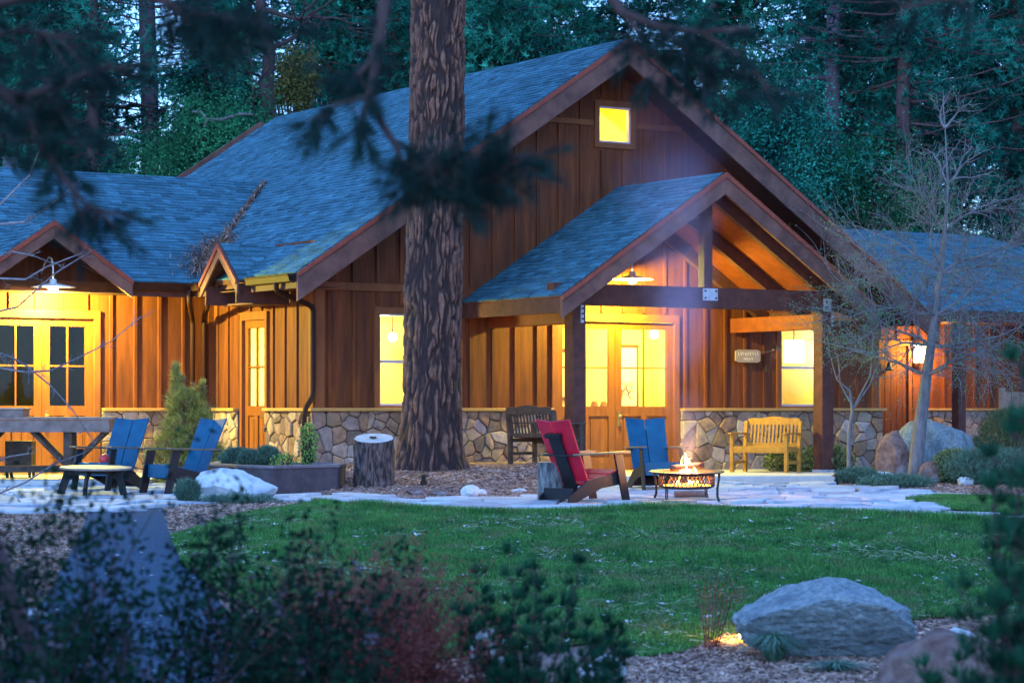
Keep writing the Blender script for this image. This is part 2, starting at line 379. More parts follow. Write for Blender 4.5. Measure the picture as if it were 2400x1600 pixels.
def thresh(fn, x0, x1, z0, z1, w=.1):
    mb = MB(); casing(mb, fn, x0, x1, z0, z1, w, .05, True, .13); mb.build('door_frame', m_trim, lodge)
    mb = MB(); fbox(mb, fn, x0-w, x1+w, .02, z0+.02, -.05, .03); mb.build('threshold', m_cap, lodge)
thresh(fG, *DOOR); door_leaf(fG, -.795, .388, .13, 2.595, (1.19, 0)); door_leaf(fG, .394, 1.575, .13, 2.595, (1.19, 0), .46)
thresh(fW, *WDR); door_leaf(fW, -9.165, -8.298, .13, 2.595, (1.20, 0), dark=True); door_leaf(fW, -8.292, -7.425, .13, 2.595, (1.20, 0), -8.22, dark=True)
thresh(fS, *SD, .08); door_leaf(fS, 1.625, 2.425, .13, 2.575, (1.20, 0), 1.69, lever=True, stile=.11)
mb = MB(); casing(mb, fR, *RDR, foot=True); mb.build('door_frame', m_trim, lodge)
mb = MB(); fbox(mb, fR, RDR[0], RDR[1], RDR[2], RDR[3], -.05, -.01)
for k in range(1, 5): fbox(mb, fR, RDR[0]+k*.16-.006, RDR[0]+k*.16+.006, .25, 2.4, -.012, -.004)
mb.build('plank_door', m_siding, lodge)
def window(fn, x0, x1, z0, z1, sash=True):
    mb = MB(); casing(mb, fn, x0, x1, z0, z1, .09, .04, False, .10); w = mb.build('window', m_trim, lodge)
    fb = MB(); t = .03
    fbox(fb, fn, x0, x0+t, z0, z1, -.08, .01); fbox(fb, fn, x1-t, x1, z0, z1, -.08, .01)
    fbox(fb, fn, x0+t, x1-t, z0, z0+t, -.08, .01); fbox(fb, fn, x0+t, x1-t, z1-t, z1, -.08, .01)
    if sash: zm = (z0+z1)/2-.03; fbox(fb, fn, x0+t, x1-t, zm-.022, zm+.022, -.06, .005)
    fb.build('frame', m_frame, w)
    gb = MB(); gb.add([fn(x0, z0, -.04), fn(x1, z0, -.04), fn(x1, z1, -.04), fn(x0, z1, -.04)], [(0,1,2,3)]); gb.build('pane', m_glass, w)
window(fG, *WL); window(fG, *WR); window(fG, *WA, sash=False)
# sill/cap board above the stone
def cap(fn, runs, name='wainscot_cap'):
    mb = MB()
    for x0, x1 in runs: fbox(mb, fn, x0, x1, 1.115, 1.165, -.01, .15)
    mb.build_each(name, m_cap, lodge, bevel=.006)
cap(fG, [(-5.40, -.93), (1.71, 6.22)]); cap(fS, [(.0, 1.51), (2.54, 3.37)]); cap(fW, [(-13, -9.3), (-7.29, -5.41)]); cap(fR, [(11.25, 14)])
# ---- field stone wainscot: every stone its own bevelled block
def vor(x0, x1, y0, y1, sx, sy, rg, jit=.5):
    nx = max(1, int((x1-x0)/sx*1.16)); ny = max(1, int((y1-y0)/sy*1.16)); pts = []
    for j in range(-2, ny+2):
        for i in range(-2, nx+2):
            if rg.random() < .26: continue
            pts.append((x0+(i+.5+rg.uniform(-jit, jit)+(.5 if j % 2 else 0))*(x1-x0)/nx, y0+(j+.5+rg.uniform(-jit, jit))*(y1-y0)/ny))
    A = np.array(pts); cells = []
    for k, p in enumerate(pts):
        if not (x0-sx < p[0] < x1+sx and y0-sy < p[1] < y1+sy): continue
        d = np.hypot((A[:, 0]-p[0])/sx, (A[:, 1]-p[1])/sy); near = np.argsort(d)[1:18]
        poly = [(x0, y0), (x1, y0), (x1, y1), (x0, y1)]
        for q in near:
            mx_, my_ = (A[q, 0]+p[0])/2, (A[q, 1]+p[1])/2; nx_, ny_ = A[q, 0]-p[0], A[q, 1]-p[1]
            out = []
            for i in range(len(poly)):
                a, b = poly[i], poly[(i+1) % len(poly)]
                da = (a[0]-mx_)*nx_+(a[1]-my_)*ny_; db = (b[0]-mx_)*nx_+(b[1]-my_)*ny_
                if da <= 0: out.append(a)
                if da*db < 0: t = da/(da-db); out.append((a[0]+(b[0]-a[0])*t, a[1]+(b[1]-a[1])*t))
            poly = out
            if len(poly) < 3: break
        if len(poly) >= 3: cells.append(poly)
    return cells
def inset(poly, g):
    cx = sum(p[0] for p in poly)/len(poly); cy = sum(p[1] for p in poly)/len(poly); out = []
    for x, y in poly:
        d = math.hypot(x-cx, y-cy); k = max(.3, 1-g/max(d, .01)*1.25); out.append((cx+(x-cx)*k, cy+(y-cy)*k))
    return out
def chaikin(poly, t=.2):
    out = []
    for i in range(len(poly)):
        a, b = poly[i], poly[(i+1) % len(poly)]
        out += [(a[0]+(b[0]-a[0])*t, a[1]+(b[1]-a[1])*t), (a[0]+(b[0]-a[0])*(1-t), a[1]+(b[1]-a[1])*(1-t))]
    return out
def stones(mb, fn, cells, gap, d0, dmin, dmax, bev, rg, round_=.2):
    for c in cells:
        p = chaikin(inset(c, gap), round_); h = rg.uniform(dmin, dmax); sh = rg.random()
        q = inset(p, bev); n = len(p); cx = sum(a for a, _ in q)/n; cy = sum(b for _, b in q)/n
        tx, ty = rg.uniform(-.06, .06), rg.uniform(-.06, .06)
        vs = [fn(x, y, d0) for x, y in p]+[fn(x, y, d0+h*.72) for x, y in p]+[fn(x, y, d0+h+(x-cx)*tx+(y-cy)*ty) for x, y in q]+[fn(cx, cy, d0+h*1.12)]
        fs = [(i, (i+1) % n, n+(i+1) % n, n+i) for i in range(n)]+[(n+i, n+(i+1) % n, 2*n+(i+1) % n, 2*n+i) for i in range(n)]+[(2*n+i, 2*n+(i+1) % n, 3*n) for i in range(n)]
        mb.add(vs, fs, sh)
rs = random.Random(11)
def stone_run(fn, x0, x1, z0, z1, sx=.27, sy=.21):
    sx *= .84; sy *= .86
    mb = MB(); stones(mb, fn, vor(x0, x1, z0, z1, sx, sy, rs, .48), .006, .045, .03, .075, .012, rs, .06)
    st = mb.build('stone_wainscot', m_stone, lodge)
    b = MB(); fbox(b, fn, x0, x1, z0-.1, z1, 0, .06); b.build('mortar', m_mortar, st)
stone_run(fG, -5.36, -.91, .02, 1.115); stone_run(fG, 1.69, 6.16, .02, 1.115, .30, .23)
stone_run(fS, .05, 1.52, 0, 1.115); stone_run(fS, 2.53, 3.40, 0, 1.115); stone_run(fW, -7.30, -5.40, 0, 1.115); stone_run(fW, -13, -9.29, 0, 1.115, .3, .25)
stone_run(fR, 11.25, 14, 0, 1.115, .3, .25)

# ---- roofs: deck + individual shingle tabs
rr = random.Random(8)
def roof_plane(name, O, E, U, poly, deck=.10, deckmat=None, course=.118, tabs=True):
    """O origin, E unit along the eave, U unit up the slope, poly in (e,u)"""
    O = Vector(O); E = Vector(E).normalized(); U = Vector(U).normalized(); N = E.cross(U).normalized()
    if N.z < 0: N = -N
    P = lambda e, u, n=0: O+E*e+U*u+N*n
    mb = MB(); mb.prism(poly, lambda e, u, d: P(e, u, d), -deck, -.012); rf = mb.build(name, deckmat or m_beam, lodge)
    if not tabs: return rf
    umin = min(p[1] for p in poly); umax = max(p[1] for p in poly)
    vs = []; fs = []; sh = []; u = umin; row = 0
    while u < umax-.02:
        u1 = min(u+course+.02, umax); um = min(u+course*.5, umax-.001); xs = []
        for i in range(len(poly)):
            (e0, a0), (e1, a1) = poly[i], poly[(i+1) % len(poly)]
            if (a0-um)*(a1-um) < 0: xs.append(e0+(e1-e0)*(um-a0)/(a1-a0))
        xs.sort()
        for k in range(0, len(xs)-1, 2):
            e = xs[k]; wv = 0
            while e < xs[k+1]-.01:
                w = rr.uniform(.12, .30); e1 = min(e+w, xs[k+1])
                if xs[k+1]-e1 < .05: e1 = xs[k+1]
                h = .012+(.009 if rr.random() < .45 else 0)+rr.uniform(0, .003); n0 = len(vs); drop = rr.choice((0, 0, -.012))
                vs += [P(e, u+drop, h), P(e1, u+drop, h), P(e1, u1, .003), P(e, u1, .003), P(e, u+drop, -.012), P(e1, u+drop, -.012)]
                fs += [(n0, n0+1, n0+2, n0+3), (n0+4, n0+5, n0+1, n0), (n0+4, n0, n0+3), (n0+5, n0+2, n0+1)]
                s = min(1, max(0, rr.gauss(.45, .25))); sh += [s]*4; e = e1
        u += course; row += 1
    b = MB(); b.v = [tuple(v) for v in vs]; b.f = fs; b.sh = sh; b.build('shingles', m_shing, rf)
    return rf
ZR, ZE, HW, RO = 7.17, 3.19, 6.04, .9
SLN = math.hypot(1, PITCH)
# main roof: left slope, right slope
roof_plane('main_roof', (-HW, -RO, ZE), (0, 1, 0), (1, 0, PITCH), [(0, 0), (RO+11.6, 0), (RO+11.6, HW*SLN), (0, HW*SLN)])
HW2 = 6.75
roof_plane('main_roof', (HW2, -RO, ZR-PITCH*HW2), (0, 1, 0), (-1, 0, PITCH), [(0, 0), (RO+11.6, 0), (RO+11.6, HW2*SLN), (0, HW2*SLN)])
# porch roof
PA, PZ, PZE, PW, PB = .45, 4.85, 2.85, 3.08, -2.87
PP = (PZ-PZE)/PW; PS = math.hypot(1, PP)
roof_plane('porch_roof', (PA-PW, PB, PZE), (0, 1, 0), (1, 0, PP), [(0, 0), (2.86, 0), (2.86, PW*PS), (0, PW*PS)], .07, m_ceil)
roof_plane('porch_roof', (PA+PW, PB, PZE), (0, 1, 0), (-1, 0, PP), [(0, 0), (2.86, 0), (2.86, PW*PS), (0, PW*PS)], .07, m_ceil)
# left wing roof front slope with valley into the main roof
WP = (5.28-3.19)/(6.55-2.75); WS = math.hypot(1, WP)
LX = -14.0
roof_plane('wing_roof', (LX, 2.75, 3.19), (1, 0, 0), (0, 1, WP), [(0, 0), (-9.77-LX, 0), (-8.47-LX, 1.57*WS), (-7.20-LX, 0), (-5.95-LX, 0), (-2.78-LX, 3.8*WS), (0, 3.8*WS)])
roof_plane('wing_roof', (LX, 10.35, 3.19), (1, 0, 0), (0, -1, WP), [(0, 0), (9, 0), (9, 3.8*WS), (0, 3.8*WS)])
# entry gable over the left doors
EA, EZ, EZE, EW, EB = -8.47, 4.09, 3.19, 1.32, 2.62
EP = (EZ-EZE)/EW; ES = math.hypot(1, EP)
for s in (-1, 1):
    roof_plane('entry_roof', (EA+s*EW, EB, EZE), (0, 1, 0), (-s, 0, EP), [(0, 0), (.15, 0), (1.82, EW*ES), (0, EW*ES)], .06)
# gablet on the side eave, facing along -a
GB, GZ, GZE, GW, GA = 1.36, 3.74, 3.14, .66, -6.20
GP = (GZ-GZE)/GW; GS = math.hypot(1, GP)
for s in (-1, 1):
    roof_plane('gablet_roof', (GA, GB+s*GW, GZE), (1, 0, 0), (0, -s, GP), [(0, 0), (.2, 0), (1.2, GW*GS), (0, GW*GS)], .05)
# right wing
RP = (5.0-3.1)/(6.75-2.4); RS = math.hypot(1, RP)
roof_plane('right_wing_roof', (5.2, 2.4, 3.1), (1, 0, 0), (0, 1, RP), [(0, 0), (15, 0), (9.8, 4.35*RS), (-2, 4.35*RS)])
roof_plane('right_wing_roof', (5.2, 11.1, 3.1), (1, 0, 0), (0, -1, RP), [(0, 0), (15, 0), (9.8, 4.35*RS), (0, 4.35*RS)], tabs=False)
roof_plane('right_wing_roof', (20.2, 2.4, 3.1), (0, 1, 0), (-1, 0, 1.9/5.2), [(0, 0), (8.7, 0), (4.35, 5.2*math.hypot(1, 1.9/5.2))])

# ---- barge boards, fascia, trim
def rake(b, apex, foot, zf, w, drop, th=.05, name='barge_board', mat=None, axis='a', lip=True):
    """a pair of rake boards in the plane y=b (axis a) or x=b (axis b)"""
    za = zf[0]; zb = zf[1]
    for s, (f, ze) in zip((-1, 1), zip(foot, zb)):
        mb = MB(); sl_ = (za-ze)/abs(f-apex); n = math.hypot(1, sl_)
        poly = [(apex, za-.02), (f, ze-.02), (f, ze-.02-drop), (apex, za-.02-w*n)]
        fn = (lambda x, z, d: (x, b-d, z)) if axis == 'a' else (lambda x, z, d: (b-d, x, z))
        mb.prism(poly, fn, 0, th); o = mb.build(name, mat or m_barge, lodge, bevel=.006)
        if lip:
            l = MB(); l.prism([(apex, za+.0), (f, ze+.0), (f, ze-.07), (apex, za-.07*n)], fn, th+.002, th+.028); l.build('drip_trim', m_drip, o)
rake(-RO, 0, (-HW, HW2), (ZR, (ZE, ZR-PITCH*HW2)), .34, .42)
rake(PB, PA, (PA-PW, PA+PW), (PZ, (PZE, PZE)), .27, .33, .06)
rake(EB, EA, (EA-EW, EA+EW), (EZ, (EZE, EZE)), .22, .26)
rake(GA, GB, (GB-GW, GB+GW), (GZ, (GZE, GZE)), .15, .2, .04, axis='b')
rake(12.45-RO+.85, 0, (-HW, HW2), (ZR, (ZE, ZR-PITCH*HW2)), .3, .36, lip=False)
mb = MB()
mb.box(PA-PW+.01, PA-PW+.05, PB+.01, 0, PZE-.26, PZE-.03); mb.box(PA+PW-.05, PA+PW-.01, PB+.01, 0, PZE-.26, PZE-.03)
mb.box(-HW+.01, -HW+.045, -RO+.02, .62, ZE-.24, ZE-.04); mb.box(-HW+.01, -HW+.045, 2.1, 2.75, ZE-.24, ZE-.04); mb.box(-7.15, -HW, 2.76, 2.79, ZE-.24, ZE-.04); mb.box(-14, -9.8, 2.76, 2.79, ZE-.24, ZE-.04)
mb.box(5.3, 20, 2.41, 2.45, 2.86, 3.07)
mb.build_each('fascia', m_beam, lodge)
# dark soffits
mb = MB(); mb.box(-HW+.05, -5.24, -RO+.05, 3.5, ZE-.2, ZE-.185); mb.box(-14, -5.3, 2.8, 3.5, ZE-.2, ZE-.19); mb.box(5.3, 20, 2.46, 4.49, 2.9, 2.92)
mb.build_each('soffit', m_beam, lodge)
# gable infill over the left doors sits back under the entry roof; gablet infill
mb = MB(); mb.prism([(GB-GW+.1, GZE-.1), (GB+GW-.1, GZE-.1), (GB, GZ-.15)], lambda x, z, d: (-5.9-d, x, z), 0, .03); mb.box(-6.2, -5.28, GB-GW+.1, GB-GW+.13, GZE-.35, GZE-.05); mb.box(-6.2, -5.28, GB+GW-.13, GB+GW-.1, GZE-.35, GZE-.05); mb.box(-5.9,-5.28,GB-GW+.13,GB+GW-.13,GZE-.36,GZE-.33)
mb.build('gablet_box', m_beam, lodge)
# gutters
def gutter(p, q, name='gutter'):
    p = Vector(p); q = Vector(q); d = (q-p).normalized(); s = d.cross(Vector((0,0,1))); mb = MB(); prof = [(0, 0), (0, -.11), (.05, -.125), (.10, -.11), (.125, -.03), (.14, 0), (.12, 0), (.10, -.09), (.02, -.10), (.02, 0)]
    vs = []; n = len(prof)
    for e in (p, q):
        for x, z in prof: vs.append(e+s*x+Vector((0,0,z)))
    mb.add(vs, [(i, (i+1) % n, n+(i+1) % n, n+i) for i in range(n)]+[tuple(range(n)), tuple(range(2*n-1, n-1, -1))])
    return mb.build(name, m_gutter, lodge)
gutter((-7.17, 2.75, ZE-.03), (-HW+.0, 2.75, ZE-.03)); gutter((-14, 2.75, ZE-.03), (-9.79, 2.75, ZE-.03))
gutter((-HW, .62, ZE-.03), (-HW, -RO+.03, ZE-.03)); gutter((-HW, 2.72, ZE-.03), (-HW, 2.1, ZE-.03))
def pipe(pts, name='downspout', r=.042):
    pts = [Vector(p) for p in pts]; sm = [pts[0]]
    for i in range(1, len(pts)-1):
        a, b, c = pts[i-1], pts[i], pts[i+1]; k0 = b.lerp(a, min(.5, .1/max((a-b).length, .01))); k1 = b.lerp(c, min(.5, .1/max((c-b).length, .01)))
        for t in (0, .25, .5, .75, 1): sm.append(k0.lerp(b, t).lerp(b.lerp(k1, t), t))
    sm.append(pts[-1]); mb = MB(); mb.tube(sm, r, 10)
    for z in (2.2, 1.35):
        p = pts[-2]; 
    return mb.build(name, m_gutter, lodge, smooth=True)
pipe([(-6.10, -.35, 3.06), (-6.10, -.35, 2.93), (-5.33, -.08, 2.72), (-5.33, -.08, 1.34), (-5.52, -.16, 1.13), (-5.52, -.16, .35)])
pipe([(-6.10, 1.95, 3.06), (-6.10, 1.95, 2.92), (-5.52, 3.40, 2.66), (-5.52, 3.40, .3)])
pipe([(-6.15, 2.62, 3.06), (-6.15, 2.62, 2.86), (-5.72, 3.42, 2.62), (-5.72, 3.42, .3)])

# ---- porch frame
PF = -2.4
for x in (-2.04, 2.86):
    mb = MB(); mb.box(x-.12, x+.12, PF-.12, PF+.12, .11, 2.73); mb.build('porch_post', m_beam, lodge, bevel=.012)
mb = MB(); mb.box(-2.5, 3.36, PF-.10, PF+.10, 2.735, 3.065); mb.build('tie_beam', m_beam, lodge, bevel=.015)
for x in (-2.04, 2.86):
    mb = MB(); mb.box(x-.10, x+.10, PF+.125, -.04, 2.45, 2.70); mb.build('side_beam', m_ceil, lodge, bevel=.01)
mb = MB(); mb.box(PA-.08, PA+.08, PF-.08, PF+.08, 3.07, PZ-.12); mb.build('king_post', m_beam, lodge, bevel=.01)
for b in (PF, -1.2, -.15):
    for s in (-1, 1):
        mb = MB(); p = Vector((PA, b, PZ-.23)); q = Vector((PA+s*(PW-.1), b, PZE-.13)); mb.beam(p, q, .13, .20, up=(0, 0, 1)); mb.build('rafter', m_beam, lodge, bevel=.008)
mb = MB(); mb.box(PA-.06, PA+.06, PB+.06, -.03, PZ-.32, PZ-.1); mb.build('ridge_beam', m_beam, lodge)
def plate(x0, x1, z0, z1, y, bolts, fn=None):
    mb = MB(); mb.box(x0, x1, y-.008, y, z0, z1); o = mb.build('steel_plate', m_steel, lodge)
    bb = MB()
    for x, z in bolts: bb.tube([(x, y-.008, z), (x, y-.028, z)], .016, 6)
    bb.build('bolt', m_iron, o)
plate(.32, .61, 2.86, 3.05, PF-.102, [(.36, 2.90), (.57, 2.90), (.36, 3.01), (.57, 3.01)])
plate(2.78, 2.94, 2.74, 2.95, PF-.102, [(2.83, 2.80), (2.83, 2.89)])
plate(2.93, 2.975, 2.5, 2.73, PF-.122, [(2.952, 2.55), (2.952, 2.62)]); plate(-2.02, -1.965, 2.46, 2.73, PF-.122, [(-1.992, 2.52), (-1.992, 2.6), (-1.992, 2.68)])
# steel shoe at foot of the right post
mb = MB(); mb.box(2.73, 2.99, PF-.13, PF+.13, .11, .16); mb.build('post_shoe', m_steel, lodge)
# right wing porch posts
for x in (10.55, 15.2):
    mb = MB(); mb.box(x-.1, x+.1, 2.55, 2.75, .1, 2.86); mb.build('porch_post', m_beam, lodge, bevel=.01)
# ---- rooms behind the glass
def room(a0, a1, b0, b1, z0, z1, mat, open_b0=True):
    mb = MB(); P = lambda *p: p
    fs = [[(a0,b1,z0),(a1,b1,z0),(a1,b1,z1),(a0,b1,z1)], [(a0,b0,z0),(a0,b1,z0),(a0,b1,z1),(a0,b0,z1)], [(a1,b0,z0),(a1,b1,z0),(a1,b1,z1),(a1,b0,z1)],
          [(a0,b0,z0),(a1,b0,z0),(a1,b1,z0),(a0,b1,z0)], [(a0,b0,z1),(a1,b0,z1),(a1,b1,z1),(a0,b1,z1)]]
    for f in fs: mb.add(f, [(0,1,2,3)])
    return mb.build('room_shell', mat, lodge)
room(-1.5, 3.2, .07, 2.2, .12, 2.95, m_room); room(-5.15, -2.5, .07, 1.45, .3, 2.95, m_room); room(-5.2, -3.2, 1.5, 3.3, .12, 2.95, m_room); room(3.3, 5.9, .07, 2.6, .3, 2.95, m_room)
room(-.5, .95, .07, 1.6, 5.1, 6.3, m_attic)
mb = MB()
for f in ([(-12.9,7,0),(-5.4,7,0),(-5.4,7,3),(-12.9,7,3)], [(-12.9,3.6,.1),(-5.4,3.6,.1),(-5.4,7,.1),(-12.9,7,.1)], [(-12.9,3.6,3),(-5.4,3.6,3),(-5.4,7,3),(-12.9,7,3)], [(-5.25,3.6,0),(-5.25,7,0),(-5.25,7,3),(-5.25,3.6,3)]): mb.add(f, [(0,1,2,3)])
mb.build('room_shell', m_darkroom, lodge)
WARM = (1, .80, .20)
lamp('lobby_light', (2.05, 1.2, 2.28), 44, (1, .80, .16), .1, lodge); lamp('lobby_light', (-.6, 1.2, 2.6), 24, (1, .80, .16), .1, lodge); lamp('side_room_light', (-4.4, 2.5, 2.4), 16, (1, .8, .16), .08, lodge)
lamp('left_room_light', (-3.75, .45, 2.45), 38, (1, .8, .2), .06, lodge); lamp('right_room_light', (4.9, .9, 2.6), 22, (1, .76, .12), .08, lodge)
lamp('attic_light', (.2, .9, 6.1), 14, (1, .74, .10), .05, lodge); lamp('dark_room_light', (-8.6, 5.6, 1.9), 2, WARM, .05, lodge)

# ================================================================== GROUND
def grid_sheet(name, xs, ys, mat, off=0):
    X, Y = np.meshgrid(xs, ys); V = [(x, y, gz(x, y)+off) for x, y in zip(X.ravel(), Y.ravel())]
    nx = len(xs); F = [(j*nx+i, j*nx+i+1, (j+1)*nx+i+1, (j+1)*nx+i) for j in range(len(ys)-1) for i in range(nx-1)]
    me = bpy.data.meshes.new(name); me.from_pydata(V, [], F); me.polygons.foreach_set('use_smooth', [True]*len(F)); me.materials.append(mat)
    o = bpy.data.objects.new(name, me); COL.objects.link(o); return o
xs = np.concatenate([np.linspace(-220, -13, 24)[:-1], np.arange(-13, 13, .25), np.linspace(13, 220, 24)])
ys = np.concatenate([np.linspace(-20, 6, 8)[:-1], np.arange(6, 46, .25), np.linspace(46, 420, 60)])
tag(grid_sheet('ground', xs, ys, m_soil), kind='structure')
def inpoly(P, poly):
    x, y = P[:, 0], P[:, 1]; r = np.zeros(len(P), bool); n = len(poly)
    for i in range(n):
        x0, y0 = poly[i][:2]; x1, y1 = poly[(i+1) % n][:2]
        c = ((y0 > y) != (y1 > y)) & (x < (x1-x0)*(y-y0)/((y1-y0) or 1e-9)+x0); r ^= c
    return r
def wpoly(px): return [gpt(u, v) for u, v in px]
def drape(name, poly, mat, off, step=.3):
    P2 = [Vector((p[0], p[1])) for p in poly]; n = len(P2)
    x0, x1 = min(p.x for p in P2), max(p.x for p in P2); y0, y1 = min(p.y for p in P2), max(p.y for p in P2)
    G = np.array([(x, y) for x in np.arange(x0, x1, step) for y in np.arange(y0, y1, step)])
    G = G[inpoly(G, P2)]; vs = P2+[Vector(g) for g in G.tolist()]
    V, E_, F, *_ = geometry.delaunay_2d_cdt(vs, [(i, (i+1) % n) for i in range(n)], [], 1, 1e-4)
    me = bpy.data.meshes.new(name); me.from_pydata([(v.x, v.y, gz(v.x, v.y)+off) for v in V], [], F)
    me.polygons.foreach_set('use_smooth', [True]*len(F)); me.materials.append(mat)
    o = bpy.data.objects.new(name, me); COL.objects.link(o); return o
def zarr(x, y): return np.array([gz(a, b) for a, b in zip(x, y)])
FAR = [(735,1183),(850,1196),(1000,1203),(1200,1207),(1400,1205),(1600,1199),(1800,1201),(2000,1209),(2150,1219),(2420,1237)]
LAWN = wpoly(FAR+[(2420,1440),(2180,1452),(1900,1500),(1700,1490),(1600,1532),(1500,1545),(1400,1510),(1200,1530),(900,1570),(720,1520),(600,1430),(500,1380),(430,1330),(400,1262),(540,1216)])
LAWN2 = wpoly([(2122,1173),(2200,1166),(2330,1170),(2430,1172),(2430,1212),(2300,1204),(2200,1192),(2140,1181)])
PATIO = wpoly([(-40,1127),(60,1127),(250,1127),(430,1130),(470,1150),(560,1168),(700,1163),(800,1162),(900,1166),(1000,1173),(1150,1171),(1290,1166),(1345,1150),(1400,1128),(1500,1132),(1965,1137),(2100,1150),(2260,1160),(2420,1167),(2420,1170),(2200,1165),(2118,1173),(2190,1194),(2290,1206),(2420,1214)]+FAR[::-1]+[(640,1178),(500,1181),(420,1187),(300,1200),(100,1206),(-40,1206)])
ASPH = wpoly([(205,1201),(300,1198),(400,1189),(392,1240),(425,1310),(470,1362),(520,1420),(600,1500),(620,1620),(-20,1620),(40,1500),(110,1400),(170,1290)])
tag(drape('lawn', LAWN, m_turf, .018), kind='structure'); tag(drape('lawn', LAWN2, m_turf, .018), kind='structure')
tag(drape('patio_bed', PATIO, m_joint, .006), kind='structure'); tag(drape('asphalt_path', ASPH, m_asph, .014), kind='structure')
# flagstones
rs = random.Random(5)
cells = []
xs0, xs1 = min(p.x for p in PATIO), max(p.x for p in PATIO)
for c in vor(xs0, xs1, 25.3, 37.6, .62, .60, rs, .46):
    cx = sum(p[0] for p in c)/len(c); cy = sum(p[1] for p in c)/len(c)
    if inpoly(np.array([[cx, cy]]), PATIO)[0]: cells.append(c)
mb = MB(); stones(mb, lambda x, y, d: (x, y, gz(x, y)+d), cells, .028, .004, .022, .040, .010, rs, .10)
tag(mb.build('patio', m_flag), kind='structure')
# concrete slabs
def slab(name, pts, z0, z1):
    mb = MB(); mb.prism([(p[0], p[1]) for p in pts], lambda x, y, d: (x, y, d), z0, z1)
    return tag(mb.build(name, m_slab, bevel=.015), kind='structure')
q = loc2w(3.9, .0); p = loc2w(-1.3, .0)
slab('porch_slab', [(1.15, 37.25), (5.12, 37.5), (5.9, 39.6), (q.x, q.y), (p.x, p.y)], -.1, .115)
a_ = loc2w(-5.9, 3.5); b_ = loc2w(-14, 3.5)
slab('entry_slab', [(-9.8, 34.9), (-6.5, 35.2), (-5.4, 35.9), (a_.x+.6, a_.y-.5), (a_.x, a_.y), (b_.x, b_.y)], -.1, .105)

# ---- blades, mulch, petals
ng = np.random.default_rng(3)
def scat(poly, n, rg=ng):
    P = np.array([(p[0], p[1]) for p in poly]); lo, hi = P.min(0), P.max(0); out = np.zeros((0, 2))
    while len(out) < n:
        c = rg.uniform(lo, hi, (n*2, 2)); c = c[inpoly(c, poly)]; out = np.vstack([out, c])
    return out[:n]
def blades(name, poly, n, h, w, mat, lean=.5, flat=0, parent=None):
    p = scat(poly, n); z = zarr(p[:, 0], p[:, 1])+.015; a = ng.uniform(0, 2*np.pi, n); hh = ng.uniform(h*.5, h*1.25, n)
    # patches of longer and shorter grass
    hh *= 1+.35*np.sin(p[:, 0]*2.1+np.sin(p[:, 1]*1.7)*2)*np.sin(p[:, 1]*1.3+1)
    b = np.c_[p, z]; s = np.c_[np.cos(a), np.sin(a), np.zeros(n)]*(w/2); a2 = ng.uniform(0, 2*np.pi, n); ln = ng.uniform(0, lean, n)
    t = b+np.c_[np.cos(a2)*ln*hh, np.sin(a2)*ln*hh, hh]
    V = np.stack([b-s, b+s, t], 1)
    return tag(npmesh(name, V, 3, mat, parent, shade=np.clip(ng.normal(.5, .22, n), 0, 1)), kind='stuff')
blades('grass', LAWN, 300000, .052, .013, m_grass, 1.0)
blades('grass', LAWN2, 26000, .055, .013, m_grass, .9)
m_dry = pm('dry_grass', (.10,.14,.07), (.32,.33,.20), (3,3,3), 4, .9, 0, .4, world=True)
def strands(poly, n):
    p = scat(poly, n); k = np.sin(p[:, 0]*1.9+1.3*np.sin(p[:, 1]*2.3))+np.sin(p[:, 1]*1.6+p[:, 0]*.7); p = p[ng.random(n) < np.clip(.35+.4*k, .08, 1)]; n = len(p)
    z = zarr(p[:, 0], p[:, 1])+ng.uniform(.02, .05, n); a = ng.uniform(0, 6.28, n); d = np.c_[np.cos(a), np.sin(a), ng.normal(0, .25, n)]*ng.uniform(.02, .07, (n, 1)); s = np.c_[-np.sin(a), np.cos(a), np.full(n, .6)]*.0032
    c = np.c_[p, z]; return np.stack([c-d-s, c+d-s, c+d+s, c-d+s], 1)
V = strands(LAWN, 30000); tag(npmesh('dry_grass', V, 4, m_dry, shade=ng.random(len(V))), kind='stuff')
# taller fringe along the path edge
fr = [gpt(u, v-1) for u, v in FAR]; fr = fr+[Vector((p.x, p.y-.45, 0)) for p in fr[::-1]]
blades('grass', fr, 26000, .085, .013, m_grass, .7)
def chips(name, poly, n, l, w, mat, zoff=.006, jit=.6):
    p = scat(poly, n); z = zarr(p[:, 0], p[:, 1])+zoff+ng.uniform(0, .012, n); a = ng.uniform(0, 2*np.pi, n); L_ = ng.uniform(.4*l, l, n); W_ = ng.uniform(.5*w, w, n)
    d = np.c_[np.cos(a), np.sin(a), ng.normal(0, .22, n)]*(L_/2)[:, None]; s = np.c_[-np.sin(a), np.cos(a), ng.normal(0, jit, n)]*(W_/2)[:, None]
    c = np.c_[p, z]; V = np.stack([c-d-s, c+d-s, c+d+s, c-d+s], 1)
    return tag(npmesh(name, V, 4, mat, shade=ng.random(n)), kind='stuff')
BED = wpoly([(700,1160),(740,1100),(860,1090),(1060,1088),(1200,1096),(1350,1112),(1340,1140),(1290,1165),(1150,1170),(1000,1172),(900,1165),(800,1161)])
BED2 = wpoly([(380,1188),(560,1175),(760,1178),(850,1196),(740,1200),(560,1216),(420,1245),(395,1240)])
BED3 = wpoly([(1400,1545),(1700,1490),(2200,1452),(2420,1440),(2420,1620),(1300,1620)])
BED4 = wpoly([(1970,1136),(1975,1110),(2100,1105),(2400,1105),(2400,1166),(2260,1160),(2100,1150)])
BED5 = wpoly([(-40,1210),(200,1206),(160,1300),(90,1420),(20,1520),(-60,1620)])
BED6 = wpoly([(600,1430),(720,1520),(900,1570),(1200,1530),(1300,1620),(620,1620)])
